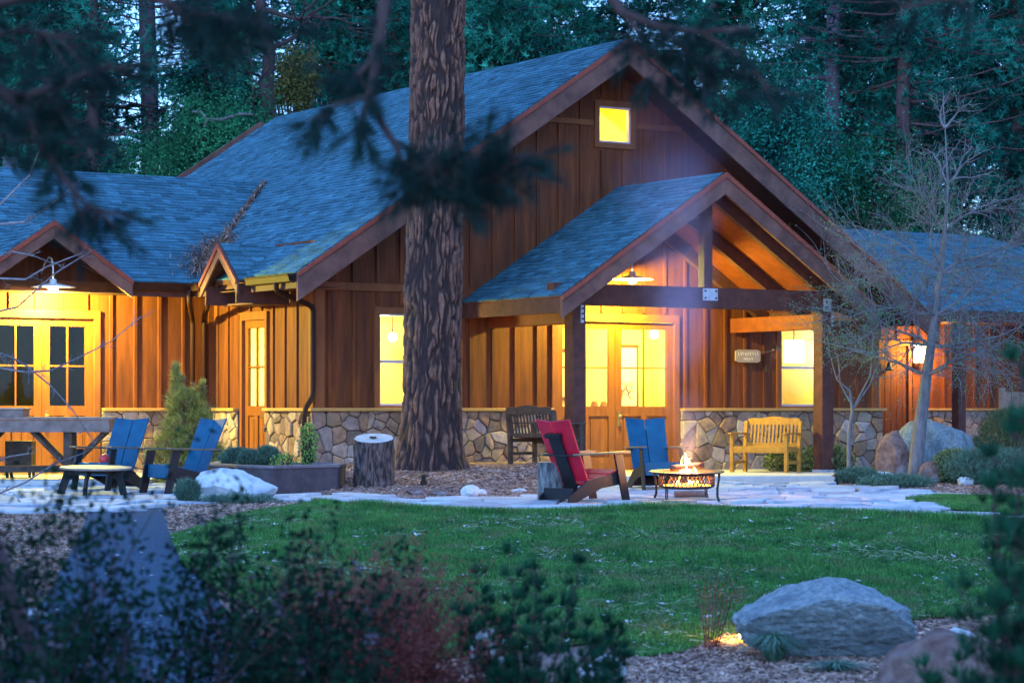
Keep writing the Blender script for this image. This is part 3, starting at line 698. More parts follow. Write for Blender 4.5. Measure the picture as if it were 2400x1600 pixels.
for bd, n in ((BED, 24000), (BED2, 9000), (BED3, 17000), (BED4, 9000), (BED5, 14000), (BED6, 9000)):
    chips('mulch', bd, n, .085, .012, m_mulch)
def petal_stuff(poly, n, s):
    p = scat(poly, n); z = zarr(p[:, 0], p[:, 1])+ng.uniform(.03, .055, n); V = []
    for (x, y), zz in zip(p, z):
        for _ in range(3):
            a = ng.uniform(0, 6.28); r = ng.uniform(.4, 1)*s; c = np.array([x, y, zz])+ng.normal(0, s*.5, 3)*(1, 1, .2)
            d = np.array([math.cos(a), math.sin(a), ng.uniform(-.3, .5)])*r; e = np.array([-math.sin(a), math.cos(a), ng.uniform(-.3, .3)])*r*.45
            V.append([c-d, c-e, c+d, c+e])
    return np.array(V)
V = np.concatenate([petal_stuff(LAWN, 560, .028), petal_stuff(LAWN, 160, .045)])
tag(npmesh('fallen_petals', V, 4, m_litter, shade=ng.random(len(V))), kind='stuff')
V = petal_stuff(ASPH, 60, .022); V[:, :, 2] -= .022
tag(npmesh('fallen_petals', V, 4, m_litter, shade=ng.random(len(V))), kind='stuff')
# pine-needle drift caught in the roof valleys
def drift(name, p0, p1, w0, w1, n, lift=.03):
    t = ng.random(n)**.8; c = np.outer(1-t, p0)+np.outer(t, p1); wd = w0+(w1-w0)*t
    c[:, :2] += ng.normal(0, 1, (n, 2))*wd[:, None]; c[:, 2] += lift+np.abs(ng.normal(0, .03, n))
    d = ng.normal(0, 1, (n, 3))*(1, 1, .35); d /= np.linalg.norm(d, axis=1)[:, None]; d *= .07; s = np.cross(d, (0, 0, 1)); s *= .09
    V = np.stack([c-d-s, c+d-s, c+d+s, c-d+s], 1); return tag(npmesh(name, V, 4, m_mulch, shade=ng.random(n)), kind='stuff')
va = np.array(loc2w(-5.95, 2.75, 3.22)); vb = np.array(loc2w(-2.9, 6.4, 5.2))
def drift_roof(a0, b0, a1, b1, w0, w1, n):
    t = ng.random(n); a = a0+(a1-a0)*t+ng.normal(0, 1, n)*(w0+(w1-w0)*t); b = b0+(b1-b0)*t+ng.normal(0, 1, n)*(w0+(w1-w0)*t)
    zm = ZR-PITCH*np.abs(a); zw = ZE+WP*(b-2.75); z = np.maximum(zm, zw)+.03+np.abs(ng.normal(0, .02, n))
    X = BX+a*CT-b*ST; Y = BY+a*ST+b*CT; c = np.c_[X, Y, z]; d = ng.normal(0, 1, (n, 3))*(1, 1, .5); d /= np.linalg.norm(d, axis=1)[:, None]; d *= .06
    s = np.cross(d, (0, 0, 1))*.1; return np.stack([c-d-s, c+d-s, c+d+s, c-d+s], 1)
V = np.concatenate([drift_roof(-5.9, 2.9, -2.95, 6.3, .10, .025, 1500), drift_roof(-5.75, 3.0, -4.9, 4.1, .24, .13, 1900)])
tag(npmesh('needle_litter', V, 4, m_mulch, shade=ng.random(len(V))), kind='stuff')

# ================================================================== VEGETATION TOOLS
def unit(a): return a/np.maximum(np.linalg.norm(a, axis=-1, keepdims=True), 1e-9)
def tufts(C, D, n, L_, w, spread, rg):
    C = np.asarray(C, float); D = np.asarray(D, float); m = len(C)
    d = unit(D[:, None, :]+rg.normal(0, spread, (m, n, 3))); l = rg.uniform(.6, 1.1, (m, n, 1))*L_
    s = unit(np.cross(d, rg.normal(0, 1, (m, n, 3))))*w/2; c = C[:, None, :]+d*l*.05
    V = np.stack([c-s, c+s, c+d*l], 2).reshape(-1, 3)
    sh = np.repeat(np.clip(rg.normal(.5, .25, m), 0, 1), n)
    return V, sh
def leaves(C, size, rg, n=1, spread=.05, up=.3):
    C = np.repeat(np.asarray(C, float), n, 0); m = len(C); C = C+rg.normal(0, spread, (m, 3))
    d = unit(rg.normal(0, 1, (m, 3)))*size*rg.uniform(.6, 1.2, (m, 1)); s = unit(np.cross(d, rg.normal(0, 1, (m, 3))))*size*.45
    return np.stack([C-d*.5, C+s*.5, C+d*.5, C-s*.5], 1), np.clip(rg.normal(.5, .25, m), 0, 1)
def seg_mesh(name, segs, mat, parent, n=5):
    """segs: (p0,p1,r0,r1) cones in one mesh"""
    A = np.array([s[0] for s in segs], float); B = np.array([s[1] for s in segs], float); r0 = np.array([s[2] for s in segs]); r1 = np.array([s[3] for s in segs])
    d = unit(B-A); ref = np.where(np.abs(d[:, 2:3]) > .9, np.array([[1., 0, 0]]), np.array([[0, 0, 1.]])); u = unit(np.cross(d, ref)); v = np.cross(d, u)
    t = np.arange(n)*2*np.pi/n; ring = u[:, None]*np.cos(t)[None, :, None]+v[:, None]*np.sin(t)[None, :, None]
    Va = A[:, None]+ring*r0[:, None, None]; Vb = B[:, None]+ring*r1[:, None, None]; m = len(A)
    V = np.concatenate([Va, Vb], 1).reshape(-1, 3); base = np.arange(m)[:, None]*2*n; k = np.arange(n)[None]
    F = np.stack([base+k, base+(k+1) % n, base+n+(k+1) % n, base+n+k], 2).reshape(-1, 4)
    return npmesh(name, V, 4, mat, parent, faces=F, smooth=True, shade=np.repeat(np.random.default_rng(1).random(m), n))
def grow(rg, p, d, L_, r, lev, segs, tips, wander=.18, up=.05, kids=(3, 5), steps=5, ang=.8, lr=.62, rr_=.55, start=.3):
    p = Vector(p); d = Vector(d).normalized(); sl_ = L_/steps; pts = []
    for i in range(steps):
        d = (d+Vector((rg.gauss(0, wander), rg.gauss(0, wander), rg.gauss(0, wander)+up))).normalized(); q = p+d*sl_
        r1 = r*(1-.75*(i+1)/steps) if lev == 0 else r*(1-.5*(i+1)/steps); r0 = r*(1-.5*i/steps) if lev else r*(1-.75*i/steps)
        segs.append((p[:], q[:], r0, r1)); pts.append((q.copy(), d.copy(), r1)); p = q
    if lev <= 0:
        for q, dd, _ in pts: tips.append((q[:], dd[:]))
        return
    for k in range(rg.randint(*kids)):
        t = rg.uniform(start, 1); q, dd, rq = pts[min(len(pts)-1, int(t*len(pts)))]
        a = rg.uniform(0, 6.283); o = dd.orthogonal().normalized(); o = Matrix.Rotation(a, 3, dd) @ o
        nd = (dd*math.cos(ang)+o*math.sin(ang)).normalized()
        grow(rg, q, nd, L_*lr*rg.uniform(.7, 1.15), rq*rr_*1.3, lev-1, segs, tips, wander, up, kids, steps, ang, lr, rr_, start)
    grow(rg, p, d, L_*lr, pts[-1][2], lev-1, segs, tips, wander, up, kids, steps, ang, lr, rr_, start)

# ---- background conifers
def make_conifer(seed, H, Rc, zb, mat, nb=170, lab=None, dens=1., stub=0, trunk_r=.22, twist=0, bark=None, L_=.17):
    rg = random.Random(seed); nr = np.random.default_rng(seed)
    root = empty('conifer_tree', (0, 0, 0))
    segs = []; z = 0; p = Vector((0, 0, -.5)); N = 16
    for i in range(N):
        q = Vector((rg.gauss(0, .03+twist), rg.gauss(0, .03+twist), -.5+(H+.5)*(i+1)/N)); q.x += p.x*.7; q.y += p.y*.7
        segs.append((p[:], q[:], trunk_r*(1-.85*i/N), trunk_r*(1-.85*(i+1)/N))); p = q
    C = []; D = []
    for k in range(int(nb*dens)):
        t = rg.random()**.85; z = zb+(H-zb)*t; a = rg.uniform(0, 6.283)
        Lb = Rc*((1-t)**.6*.9+.1)*rg.uniform(.55, 1.15); dr = rg.uniform(-.35, .12); st_ = Vector((math.cos(a), math.sin(a), dr)).normalized()
        pp = Vector((0, 0, z)); nseg = 4
        for i in range(nseg):
            q = pp+(st_+Vector((0, 0, .12*i-.05))).normalized()*Lb/nseg; segs.append((pp[:], q[:], .032*(1-.2*i), .032*(1-.2*(i+1))))
            for _ in range(int(rg.uniform(8, 14))):
                if i == 0 and rg.random() < .6: continue
                e = pp.lerp(q, rg.random())+Vector((rg.gauss(0, .20), rg.gauss(0, .20), rg.gauss(-.05, .13)))
                C.append(e[:]); D.append((st_*.6+Vector((0, 0, .35)))[:])
            pp = q
    for k in range(stub):
        z = zb*rg.uniform(.25, 1.0); a = rg.uniform(0, 6.283); pp = Vector((0, 0, z)); st_ = Vector((math.cos(a), math.sin(a), rg.uniform(-.3, .3)))
        for i in range(3):
            q = pp+st_*rg.uniform(.25, .5)+Vector((0, 0, rg.uniform(-.08, .15))); segs.append((pp[:], q[:], .028-.007*i, .021-.007*i)); pp = q
    V, sh = tufts(C, D, 10, L_, .032, .85, nr)
    seg_mesh('trunk', segs, bark or m_bark, root, 7); npmesh('crown', V, 3, mat, root, shade=sh)
    return root
protos = [make_conifer(s, H, Rc, zb, m, nb) for s, H, Rc, zb, m, nb in
          ((1, 22, 3.3, 1.2, m_needle, 390), (2, 19, 3.0, .8, m_needle2, 380), (3, 24, 3.4, 2.2, m_needle, 380), (4, 14, 2.9, .4, m_needle2, 300), (5, 20, 3.2, 4.5, m_needle, 290))]
rt = random.Random(77); first = set()
kinds = ['dark green pine with drooping boughs', 'blue-green fir with dense boughs', 'tall dark pine with a high crown', 'short bushy fir', 'open-crowned pine with bare trunk']
def place_tree(k, u, Y, sc=1.0, lab=''):
    o = protos[k] if k not in first else copy_tree(protos[k]); first.add(k)
    x = (u-1200)/FP*Y; o.location = (x, Y, gz(x, Y)-.1); o.rotation_euler[2] = rt.uniform(0, 6.28); o.scale = (sc, sc, sc*rt.uniform(.92, 1.08))
    tag(o, lab, 'tree', 'background conifers in the forest')
spots = []
for Y, us in ((57, (-60, 230, 1180, 2120)), (63, (60, 480, 800, 990, 1290, 1760, 2000, 2380)), (71, (-100, 180, 590, 860, 1120, 1420, 1640, 2200, 2500)),
              (80, (20, 520, 760, 960, 1230, 1540, 1900, 2080, 2330)), (92, (-80, 200, 600, 860, 1080, 1380, 2010, 2230, 2450))):
    for u in us: spots.append((u+rt.uniform(-30, 30), Y+rt.uniform(-2.5, 2.5)))
row = ['first', 'second', 'third', 'fourth', 'fifth', 'sixth', 'seventh', 'eighth', 'ninth', 'tenth']
prevk = -1; rowc = {}
for i, (u, Y) in enumerate(sorted(spots)):
    k = rt.randrange(5)
    if k == prevk: k = (k+2) % 5
    prevk = k
    side = 'above left wing' if u < 450 else 'above main roof' if u < 1450 else 'right of gable peak' if u < 1950 else 'above right wing'
    dep = 'row nearest the lodge' if Y < 60 else 'second row' if Y < 67 else 'third row back' if Y < 76 else 'fourth row back' if Y < 86 else 'farthest row'
    rowc[dep] = rowc.get(dep, -1)+1
    lab = f'{kinds[k]}, {row[rowc[dep]]} from left in the {dep}'
    place_tree(k, u, Y, rt.uniform(.85, 1.15), lab)
# feature trees behind the lodge
def bare_pine(name, u, Y, top, r, lab, stubs=26, lean=0, seed=1, mat=None, crown=0, zlo=1.5, cat='tree'):
    rg = random.Random(seed); x = (u-1200)/FP*Y; root = empty(name, (x, Y, gz(x, Y)-.1)); tag(root, lab, cat)
    segs = []; p = Vector((0, 0, 0)); N = 14; pts = []
    for i in range(N):
        q = Vector((lean*(i+1)/N*top+rg.gauss(0, .03), rg.gauss(0, .03), top*(i+1)/N)); segs.append((p[:], q[:], r*(1-.35*i/N), r*(1-.35*(i+1)/N))); p = q; pts.append(q)
    C = []; D = []
    for k in range(stubs):
        q0 = rg.choice(pts[2:]).copy(); q0.z += rg.uniform(-.5, .5); a = rg.choice((0, 3.14))+rg.gauss(0, .7); d = Vector((math.cos(a), math.sin(a), rg.uniform(-.15, .25)))
        pp = q0
        for i in range(4):
            qq = pp+d*rg.uniform(.25, .6)+Vector((0, 0, rg.uniform(-.12, .1))); segs.append((pp[:], qq[:], .04-.008*i, .032-.008*i)); pp = qq
            if pp.z > zlo:
                for _ in range(crown): C.append((pp+Vector((rg.gauss(0, .3), rg.gauss(0, .3), rg.gauss(0, .2))))[:]); D.append((d*.5+Vector((0, 0, .4)))[:])
    seg_mesh('trunk', segs, mat or m_bark, root, 9)
    if C: V, sh = tufts(C, D, 9, .3, .05, .75, np.random.default_rng(seed)); npmesh('crown', V, 3, m_needle, root, shade=sh)
    return root
m_purple = pm('purple_grey_bark', (.065,.045,.06), (.14,.10,.125), (6,6,2), 7, .95, .6, world=True)
bare_pine('tall_pine', 352, 60, 17, .27, 'tall straight purple-grey pine trunk with stub branches behind the left wing roof', 40, -.004, 3, m_purple, 1, 6)
bare_pine('tall_pine', 1958, 58, 16, .22, 'tall bare pine trunk with broken branches above the right roof slope', 34, -.006, 5, m_purple, 1, 5)
bare_pine('tall_pine', 1668, 64, 17, .24, 'grey pine trunk half hidden just right of the gable peak', 20, 0, 6, m_purple, 2, 7)
bare_pine('tall_pine', 925, 66, 17, .26, 'dark pine trunk just left of the big ponderosa trunk, behind the roof', 20, 0, 7, m_darkbark, 2, 7)
# crooked dark oak
rg = random.Random(15); Y = 56; x = (642-1200)/FP*Y; root = empty('crooked_oak', (x, Y, gz(x, Y))); tag(root, 'crooked dark oak with bare forking limbs behind the back roof corner', 'tree')
segs = []; tips = []; base = [Vector(((u-642)/FP*Y, 0, z)) for u, z in ((640, 0), (645, 5), (640, 7.3), (625, 8.3), (632, 9.3), (612, 10.2), (605, 11.2), (590, 13))]
for i in range(len(base)-1): segs.append((base[i][:], base[i+1][:], .24-.022*i, .24-.022*(i+1)))
for i, dx in ((3, -1), (4, 1), (4, -1), (5, 1), (6, -1), (6, 1), (2, -1)):
    grow(rg, base[i], (dx, rg.uniform(-.3, .3), .5), 1.3, .07, 2, segs, tips, .28, .02, (2, 3), 5, .7, .7, .6)
seg_mesh('trunk', segs, m_darkbark, root, 6)
V, sh = leaves([t[0] for t in tips if t[0][2] < 9.5], .12, np.random.default_rng(2), 2, .25); npmesh('crown', V, 4, m_leafy, root, shade=sh)
# round mistletoe clump, broad leafy trees
def leafy(u, Y, zc, rx, rz, n, mat, name, lab, cat, seed, size=.10, gap=.35):
    n = int(n*1.5)
    nr = np.random.default_rng(seed); x = (u-1200)/FP*Y; g0 = gz(x, Y); root = empty(name, (x, Y, g0)); tag(root, lab, cat)
    m = max(6, n//160); cl = unit(nr.normal(0, 1, (m, 3)))*nr.uniform(.35, 1, (m, 1))*np.array([rx, rx*.8, rz])+np.array([0, 0, zc-g0])
    C = cl[nr.integers(0, m, n)]+nr.normal(0, 1, (n, 3))*np.array([rx, rx, rz])*.17
    V, sh = leaves(C, size, nr, 1, .02); npmesh('crown', V, 4, mat, root, shade=sh)
    segs = [((0, 0, -.2), (0, 0, zc-g0), .16, .08)]+[((0, 0, (zc-g0)*.6), tuple(c), .05, .015) for c in cl[:14]]; seg_mesh('trunk', segs, m_darkbark, root, 6)
m_mist = pm('mistletoe', (.075,.07,.018), (.14,.13,.03), (2,2,2), 5, .8, 0, .4, world=True)
leafy(698, 58, 9.0, .62, .85, 3800, m_mist, 'mistletoe_clump', 'round brownish-green clump hanging in the tree above the roof ridge', 'clump', 3, .09)
leafy(548, 55, 6.6, 1.9, 1.9, 15000, m_leafy, 'leafy_tree', 'bright green leafy tree rising behind the roof where wing meets main roof', 'tree', 5)
leafy(430, 56, 6.2, 1.7, 1.6, 12000, m_leafy, 'leafy_tree', 'smaller bright green tree behind the wing ridge, right of the purple trunk', 'tree', 6)
leafy(1270, 58, 8.9, 2.2, 1.5, 13000, m_needle2, 'leafy_tree', 'teal green bushy tree behind the ridge between big trunk and gable peak', 'tree', 7)
leafy(1820, 56, 6.6, 2.3, 2.4, 17000, m_needle2, 'leafy_tree', 'teal green bushy tree beyond the right gable rake', 'tree', 8)
leafy(2030, 57, 5.8, 2.2, 2.0, 14000, m_leafy, 'leafy_tree', 'green leafy tree rising behind the right wing roof', 'tree', 9)
# pale snag branch behind the roof
mb = MB(); mb.tube([at(450,262,54), at(470,262,54), at(487,282,54), at(520,280,54), at(560,268,54), at(592,268,54)], [.02,.035,.045,.04,.035,.03], 6); mb.tube([at(487,282,54), at(478,300,54.3), at(455,330,55), at(440,380,56)], [.03,.03,.04,.05], 6)
tag(mb.build('dead_branch', m_greybark, smooth=True), 'pale bare dead branch in front of the green tree behind the roof', 'branch')

# ================================================================== THE BIG PONDEROSA
TY = 35.9
def big_trunk():
    root = empty('ponderosa_pine', (at(1012, 900, TY).x, TY, gz(at(1012,900,TY).x, TY)-.05)); tag(root, 'massive ponderosa pine trunk with plated bark standing before the lodge', 'tree')
    g0 = root.location.z; px = FP/TY
    prof = [(1096, 925, 1092), (1075, 930, 1088), (1050, 934, 1085), (1000, 940, 1084), (900, 944, 1082), (750, 945, 1083), (500, 952, 1087), (250, 958, 1090), (0, 963, 1092), (-150, 966, 1092), (-900, 990, 1085)]
    H = [(HC+(V0-v)/px-g0, ((l+r)/2-1012)/px, (r-l)/2/px) for v, l, r in prof]; H[0] = (0, H[0][1], H[0][2]+.02)
    hz = np.array([h[0] for h in H]); na = 260; zs_ = np.concatenate([np.arange(0, 7.6, .022), np.arange(7.6, 13, .1)]); nz = len(zs_)
    V = np.zeros((nz, na, 3)); plate = np.zeros((nz, na))
    for j, z in enumerate(zs_):
        cx = np.interp(z, hz, [h[1] for h in H]); r = np.interp(z, hz, [h[2] for h in H]); fl = max(0, 1-z/1.1)
        for i in range(na):
            t = 2*math.pi*i/na; c, s = math.cos(t), math.sin(t)
            w = noise.noise(Vector((c*1.6, s*1.6, z*.9)))*.5; zz = z*2.1+noise.noise(Vector((c*3, s*3, z*2.2)))*.9
            tt = t+.16*noise.noise(Vector((c*2, s*2, z*1.5+7)))+.07*noise.noise(Vector((c*6, s*6, z*5)))
            kf = 4.9+.35*min(z, 8); d, _ = noise.voronoi(Vector((math.cos(tt)*kf, math.sin(tt)*kf, zz*(.60+.06*z))), distance_metric='DISTANCE'); e = d[1]-d[0]
            d2, _ = noise.voronoi(Vector((math.cos(tt)*9.5, math.sin(tt)*9.5, zz*2.3+3)), distance_metric='DISTANCE'); e2 = d2[1]-d2[0]
            pl = min(1, max(0, (e-.13+.26*noise.noise(Vector((c*5, s*5, z*3))))/.24)); pl = pl*pl*(3-2*pl)*(.66+.34*min(1, e2/.10))
            fine = noise.fractal(Vector((c*9, s*9, z*7)), 1, 2, 4)
            rr2 = r*(1+.035*w)-.05*(1-pl)+.012*fine+fl*fl*.13*(.35+.65*noise.noise(Vector((c*1.7+4, s*1.7, .3)))); V[j, i] = (cx+rr2*c, rr2*s, z); plate[j, i] = min(1, max(0, pl*.8+fine*.22))
    V = V.reshape(-1, 3); k = np.arange(na); j = np.arange(nz-1)[:, None]
    F = np.stack([j*na+k, j*na+(k+1) % na, (j+1)*na+(k+1) % na, (j+1)*na+k], 2).reshape(-1, 4)
    m = pm('ponderosa_bark', (.080,.032,.022), (.29,.145,.095), (14,14,9), 10, .92, .8, dist=.02, c3=(.13,.065,.05), s3=1.6); n = m.node_tree
    at_ = n.nodes.new('ShaderNodeAttribute'); at_.attribute_name = 'plate'; mx = n.nodes.new('ShaderNodeMix'); mx.data_type = 'RGBA'
    b = n.nodes['Principled BSDF']; src = b.inputs['Base Color'].links[0].from_socket
    n.links.new(at_.outputs['Fac'], mx.inputs[0]); mx.inputs[6].default_value = (.026, .014, .013, 1); n.links.new(src, mx.inputs[7]); n.links.new(mx.outputs[2], b.inputs['Base Color'])
    o = npmesh('trunk', V, 4, m, root, faces=F, smooth=True)
    a = o.data.attributes.new('plate', 'FLOAT', 'POINT'); a.data.foreach_set('value', plate.ravel().astype(np.float32))
    # a few limbs well above the frame carry needles
    rg = random.Random(4); segs = []; C = []; D = []
    for i in range(16):
        z = rg.uniform(8.2, 12.6); t = rg.uniform(0, 6.28); p = Vector((0, 0, z)); d = Vector((math.cos(t), math.sin(t), -.05))
        for k in range(5):
            q = p+d*.55+Vector((0, 0, rg.uniform(-.1, .1))); segs.append((p[:], q[:], .07-.012*k, .058-.012*k)); p = q
            if k > 1:
                for _ in range(7): C.append((p+Vector((rg.gauss(0, .25), rg.gauss(0, .25), rg.gauss(0, .2))))[:]); D.append((d+Vector((0, 0, .4)))[:])
    seg_mesh('limbs', segs, m_bark, root, 6); V, sh = tufts(C, D, 12, .26, .02, .8, np.random.default_rng(1)); npmesh('crown', V, 3, m_needle, root, shade=sh)
    return root
big_trunk()

# ================================================================== NEAR PINE BOUGHS (out of focus)
def bough(segs, C, D, pts, r0, rg, dens=26, side=.25, tuft_side=.14, start=.2, hang=0.):
    """a limb through pts with side twigs carrying needle bursts"""
    L_ = [Vector(p) for p in pts]; n = len(L_)
    for i in range(n-1):
        segs.append((L_[i][:], L_[i+1][:], r0*(1-.8*i/n), r0*(1-.8*(i+1)/n)))
    for _ in range(dens):
        t = rg.uniform(start, 1)*(n-1); i = min(int(t), n-2); p = L_[i].lerp(L_[i+1], t-i); d = (L_[i+1]-L_[i]).normalized()
        e = p+Vector((rg.gauss(0, side), rg.gauss(0, side), rg.gauss(-hang*side, side*.8)))*(1.1-.5*t/n)+d*side*.4
        segs.append((p[:], e[:], .003, .0015))
        for k in range(3): C.append(p.lerp(e, .5+.25*k)[:]); D.append(((e-p).normalized()*.9+d*.3)[:])
def near_pine(name, trunk_xy, lab, limbs, seed, mat=m_near, needle=.085, zt=9, r=.2, cat='tree', nn=24, sc=.55):
    rg = random.Random(seed); x, y = trunk_xy; root = empty(name, (x, y, gz(x, y))); tag(root, lab, cat); o = Vector((x, y, gz(x, y)))
    segs = [((0, 0, -.2), (0, 0, zt), r, r*.5)]; C = []; D = []
    for pts, r0, dens, side, start, hang in limbs:
        bough(segs, C, D, [Vector(p)-o for p in pts], r0*sc, rg, dens, side*sc, .1, start, hang)
    seg_mesh('trunk', segs, m_darkbark, root, 7); V, sh = tufts(C, D, nn, needle, .0028, .45, np.random.default_rng(seed)); npmesh('needles', V, 3, mat, root, shade=sh)
    return root
YL = 7.6
near_pine('near_pine', (-2.6, 7.7), 'dark out-of-focus pine whose boughs droop in at the left edge', [
    ([(-2.6,7.7,2.3), at(-80,150,YL), at(5,215,YL), at(60,262,YL), at(95,340,YL), at(150,420,YL), at(185,462,YL)], .05, 9, .10, .55, .6),
    ([at(150,420,YL), at(185,462,YL), at(225,490,YL), at(262,500,YL)], .012, 22, .11, .15, .9),
    ([(-2.6,7.7,2.4), at(-60,215,YL), at(60,225,YL), at(160,190,YL), at(260,150,YL)], .04, 34, .20, .25, .5),
    ([at(30,235,YL), at(90,255,YL), at(150,262,YL)], .02, 26, .16, .1, .9),
    ([(-2.6,7.7,2.7), at(-50,10,YL), at(120,-20,YL), at(300,-30,YL), at(390,5,YL), at(430,35,YL), at(480,70,YL), at(560,100,YL)], .05, 20, .12, .55, .4),
    ([at(380,0,YL), at(450,30,YL), at(520,40,YL), at(640,60,YL)], .02, 40, .15, .1, .5),
    ([(-2.6,7.7,2.6), at(-60,90,YL), at(60,70,YL), at(160,90,YL)], .03, 30, .2, .2, .5),
    ([(-2.6,7.7,2.5), at(-60,300,YL), at(40,330,YL), at(130,330,YL), at(200,345,YL)], .02, 14, .16, .2, .5),
    ], 21)
YC = 7.6; YR = 8.0
near_pine('near_pine', (4.6, 9.5), 'dark out-of-focus pine whose boughs hang across the top right and centre', [
    # long limb overhead that droops beside the big trunk
    ([(4.6,9.5,3.2), at(1900,-160,7.9), at(1400,-190,7.7), at(1000,-130,YC), at(905,-40,YC), at(893,60,YC), at(880,150,YC), at(868,228,YC), at(895,290,YC), at(930,345,YC), at(948,400,YC)], .055, 12, .07, .45, .6),
    ([at(868,228,YC), at(820,236,YC), at(770,250,YC), at(735,280,YC)], .018, 10, .09, .2, 1.6),
    ([at(868,228,YC), at(850,262,YC), at(845,300,YC), at(865,330,YC)], .018, 8, .06, .2, 1.6),
    ([at(893,60,YC), at(870,140,YC), at(840,180,YC), at(800,200,YC)], .02, 15, .11, .3, .5),
    ([at(948,400,YC), at(1010,400,YC), at(1080,385,YC), at(1150,370,YC), at(1240,365,YC)], .02, 46, .17, .1, .5),
    ([at(930,370,YC), at(960,430,YC), at(1030,460,YC), at(1110,455,YC)], .02, 34, .15, .1, .3),
    ([at(948,380,YC), at(1050,330,YC), at(1120,400,YC), at(1200,420,YC)], .016, 24, .15, .2, .4),
    # fan at the gable peak
    ([(4.6,9.5,3.0), at(1700,-140,YR), at(1480,-80,YR), at(1425,-20,YR), at(1460,30,YR), at(1540,62,YR), at(1640,76,YR), at(1760,66,YR)], .05, 12, .10, .6, .3),
    ([at(1460,30,YR), at(1500,80,YR), at(1530,120,YR), at(1560,170,YR)], .018, 16, .11, .25, .5),
    ([at(1540,62,YR), at(1600,110,YR), at(1640,160,YR), at(1690,220,YR)], .018, 28, .15, .15, .4),
    ([at(1640,76,YR), at(1700,110,YR), at(1760,150,YR), at(1800,210,YR)], .016, 20, .16, .15, .4),
    ([(4.6,9.5,2.9), at(2300,-10,YR), at(2200,0,YR), at(2120,20,YR)], .025, 12, .14, .3, .4),
    ], 22)
# dark conifer at the right edge, very close
def near_conifer(name, u, Y, h, rad, lab, seed, n=420, mat=m_near, dens=1, cat='shrub', tall=None, needle=.10):
    rg = random.Random(seed); x = (u-1200)/FP*Y; g = gz(x, Y); root = empty(name, (x, Y, g)); tag(root, lab, cat); segs = []; C = []; D = []
    m = max(4, n//26)
    for i in range(m):
        a = rg.uniform(0, 6.283); k = rg.random()**.7; hh = h*(1-.45*k)*rg.uniform(.7, 1.05); p = Vector((0, 0, 0)); d = Vector((math.cos(a)*rad*k*1.3, math.sin(a)*rad*k*1.3, hh)).normalized(); st = 9
        for j in range(st):
            q = p+d*hh/st+Vector((rg.gauss(0, .012), rg.gauss(0, .012), 0)); segs.append((p[:], q[:], .007*(1-.08*j), .007*(1-.08*(j+1)))); w = .11*(1-.75*j/st)
            for _ in range(4 if j else 1):
                aa = rg.uniform(0, 6.283); e = q+Vector((math.cos(aa)*w*rg.uniform(.2, 1), math.sin(aa)*w*rg.uniform(.2, 1), w*.5)); segs.append((q[:], e[:], .003, .002)); C.append(e[:]); D.append(((e-q).normalized()*.6+d)[:])
            p = q
    seg_mesh('stems', segs, m_darkbark, root, 4); V, sh = tufts(C, D, 22, needle*.85, .006, .6, np.random.default_rng(seed)); npmesh('foliage', V, 3, mat, root, shade=sh)
m_dark2 = pm('dark_juniper', (.006,.034,.020), (.018,.09,.045), (3,3,3), 4, .95, 0, .6, world=True, spec=.05)
near_conifer('young_conifer', 2410, 8.6, 2.0, .22, 'dark blurred young conifer standing tall at the right edge', 31, 560, m_dark2)
near_conifer('young_conifer', 2345, 8.4, 1.20, .20, 'low dark blurred conifer just left of the tall one at right edge', 32, 210, m_dark2)
near_conifer('young_conifer', 2232, 10.5, .92, .10, 'small pointed dark conifer shoot right of the big foreground boulder', 33, 110, m_dark2)
near_conifer('juniper_shrub', 1250, 11.5, 1.22, .42, 'dark green juniper shrub at the bottom centre', 34, 520, m_dark2, needle=.09)
near_conifer('juniper_shrub', 1130, 11.8, .95, .40, 'bluish dark juniper low between red shrub and taller juniper', 35, 330, m_dark2, needle=.08)
near_conifer('juniper_shrub', 1390, 11.9, .80, .28, 'small dark juniper at the right end of the juniper clump', 36, 240, m_dark2, needle=.08)
# leafy foreground shrub, bottom left: thin stems, small round leaves, mauve flowers
m_fleaf = pm('shrub_leaves', (.002,.011,.007), (.009,.040,.020), (4,4,4), 4, .95, 0, .6, world=True, spec=.05)
m_flower = pm('mauve_flowers', (.07,.045,.065), (.15,.10,.13), (6,6,6), 3, .8, 0, .35, world=True)
def near_shrub(u, Y, spread, h, n, lab, seed, leafmat=m_fleaf, flower=.10, leaf=.044, twig=m_darkbark, name='flowering_shrub', lean=0, dens=.8, cl=6):
    rg = random.Random(seed); nr = np.random.default_rng(seed); x = (u-1200)/FP*Y; g = gz(x, Y); root = empty(name, (x, Y, g)); tag(root, lab, 'shrub'); segs = []; tips = []
    for i in range(n):
        a = rg.uniform(0, 6.28); k = rg.random()**.6; d = Vector((math.cos(a)*spread*k+lean, math.sin(a)*spread*k*.6, h)).normalized()
        grow(rg, (math.cos(a)*.05, math.sin(a)*.05, 0), d, h*rg.uniform(.35, .6), .009, 2, segs, tips, .12, .03, (2, 3), 5, .5, .72, .7, .25)
    seg_mesh('stems', segs, twig, root, 4)
    P = np.array([t[0] for t in tips]); P = P[nr.random(len(P)) < dens]; V, sh = leaves(P, leaf, nr, cl, leaf*.8); npmesh('leaves', V, 4, leafmat, root, shade=sh)
    if flower:
        Q = P[nr.random(len(P)) < flower]; V, sh = leaves(Q, leaf*.9, nr, 5, leaf*.45); tag(npmesh('flowers', V, 4, m_flower, root, shade=sh), kind='stuff')
near_shrub(130, 9.6, .36, 1.40, 10, 'tall dark flowering shrub at the left edge of the foreground', 41, lean=-.05, flower=.04, dens=.7)
near_shrub(350, 9.2, .5, 1.15, 2, 'thin flowering shrub in front of the asphalt path', 42, flower=.06, dens=.45)
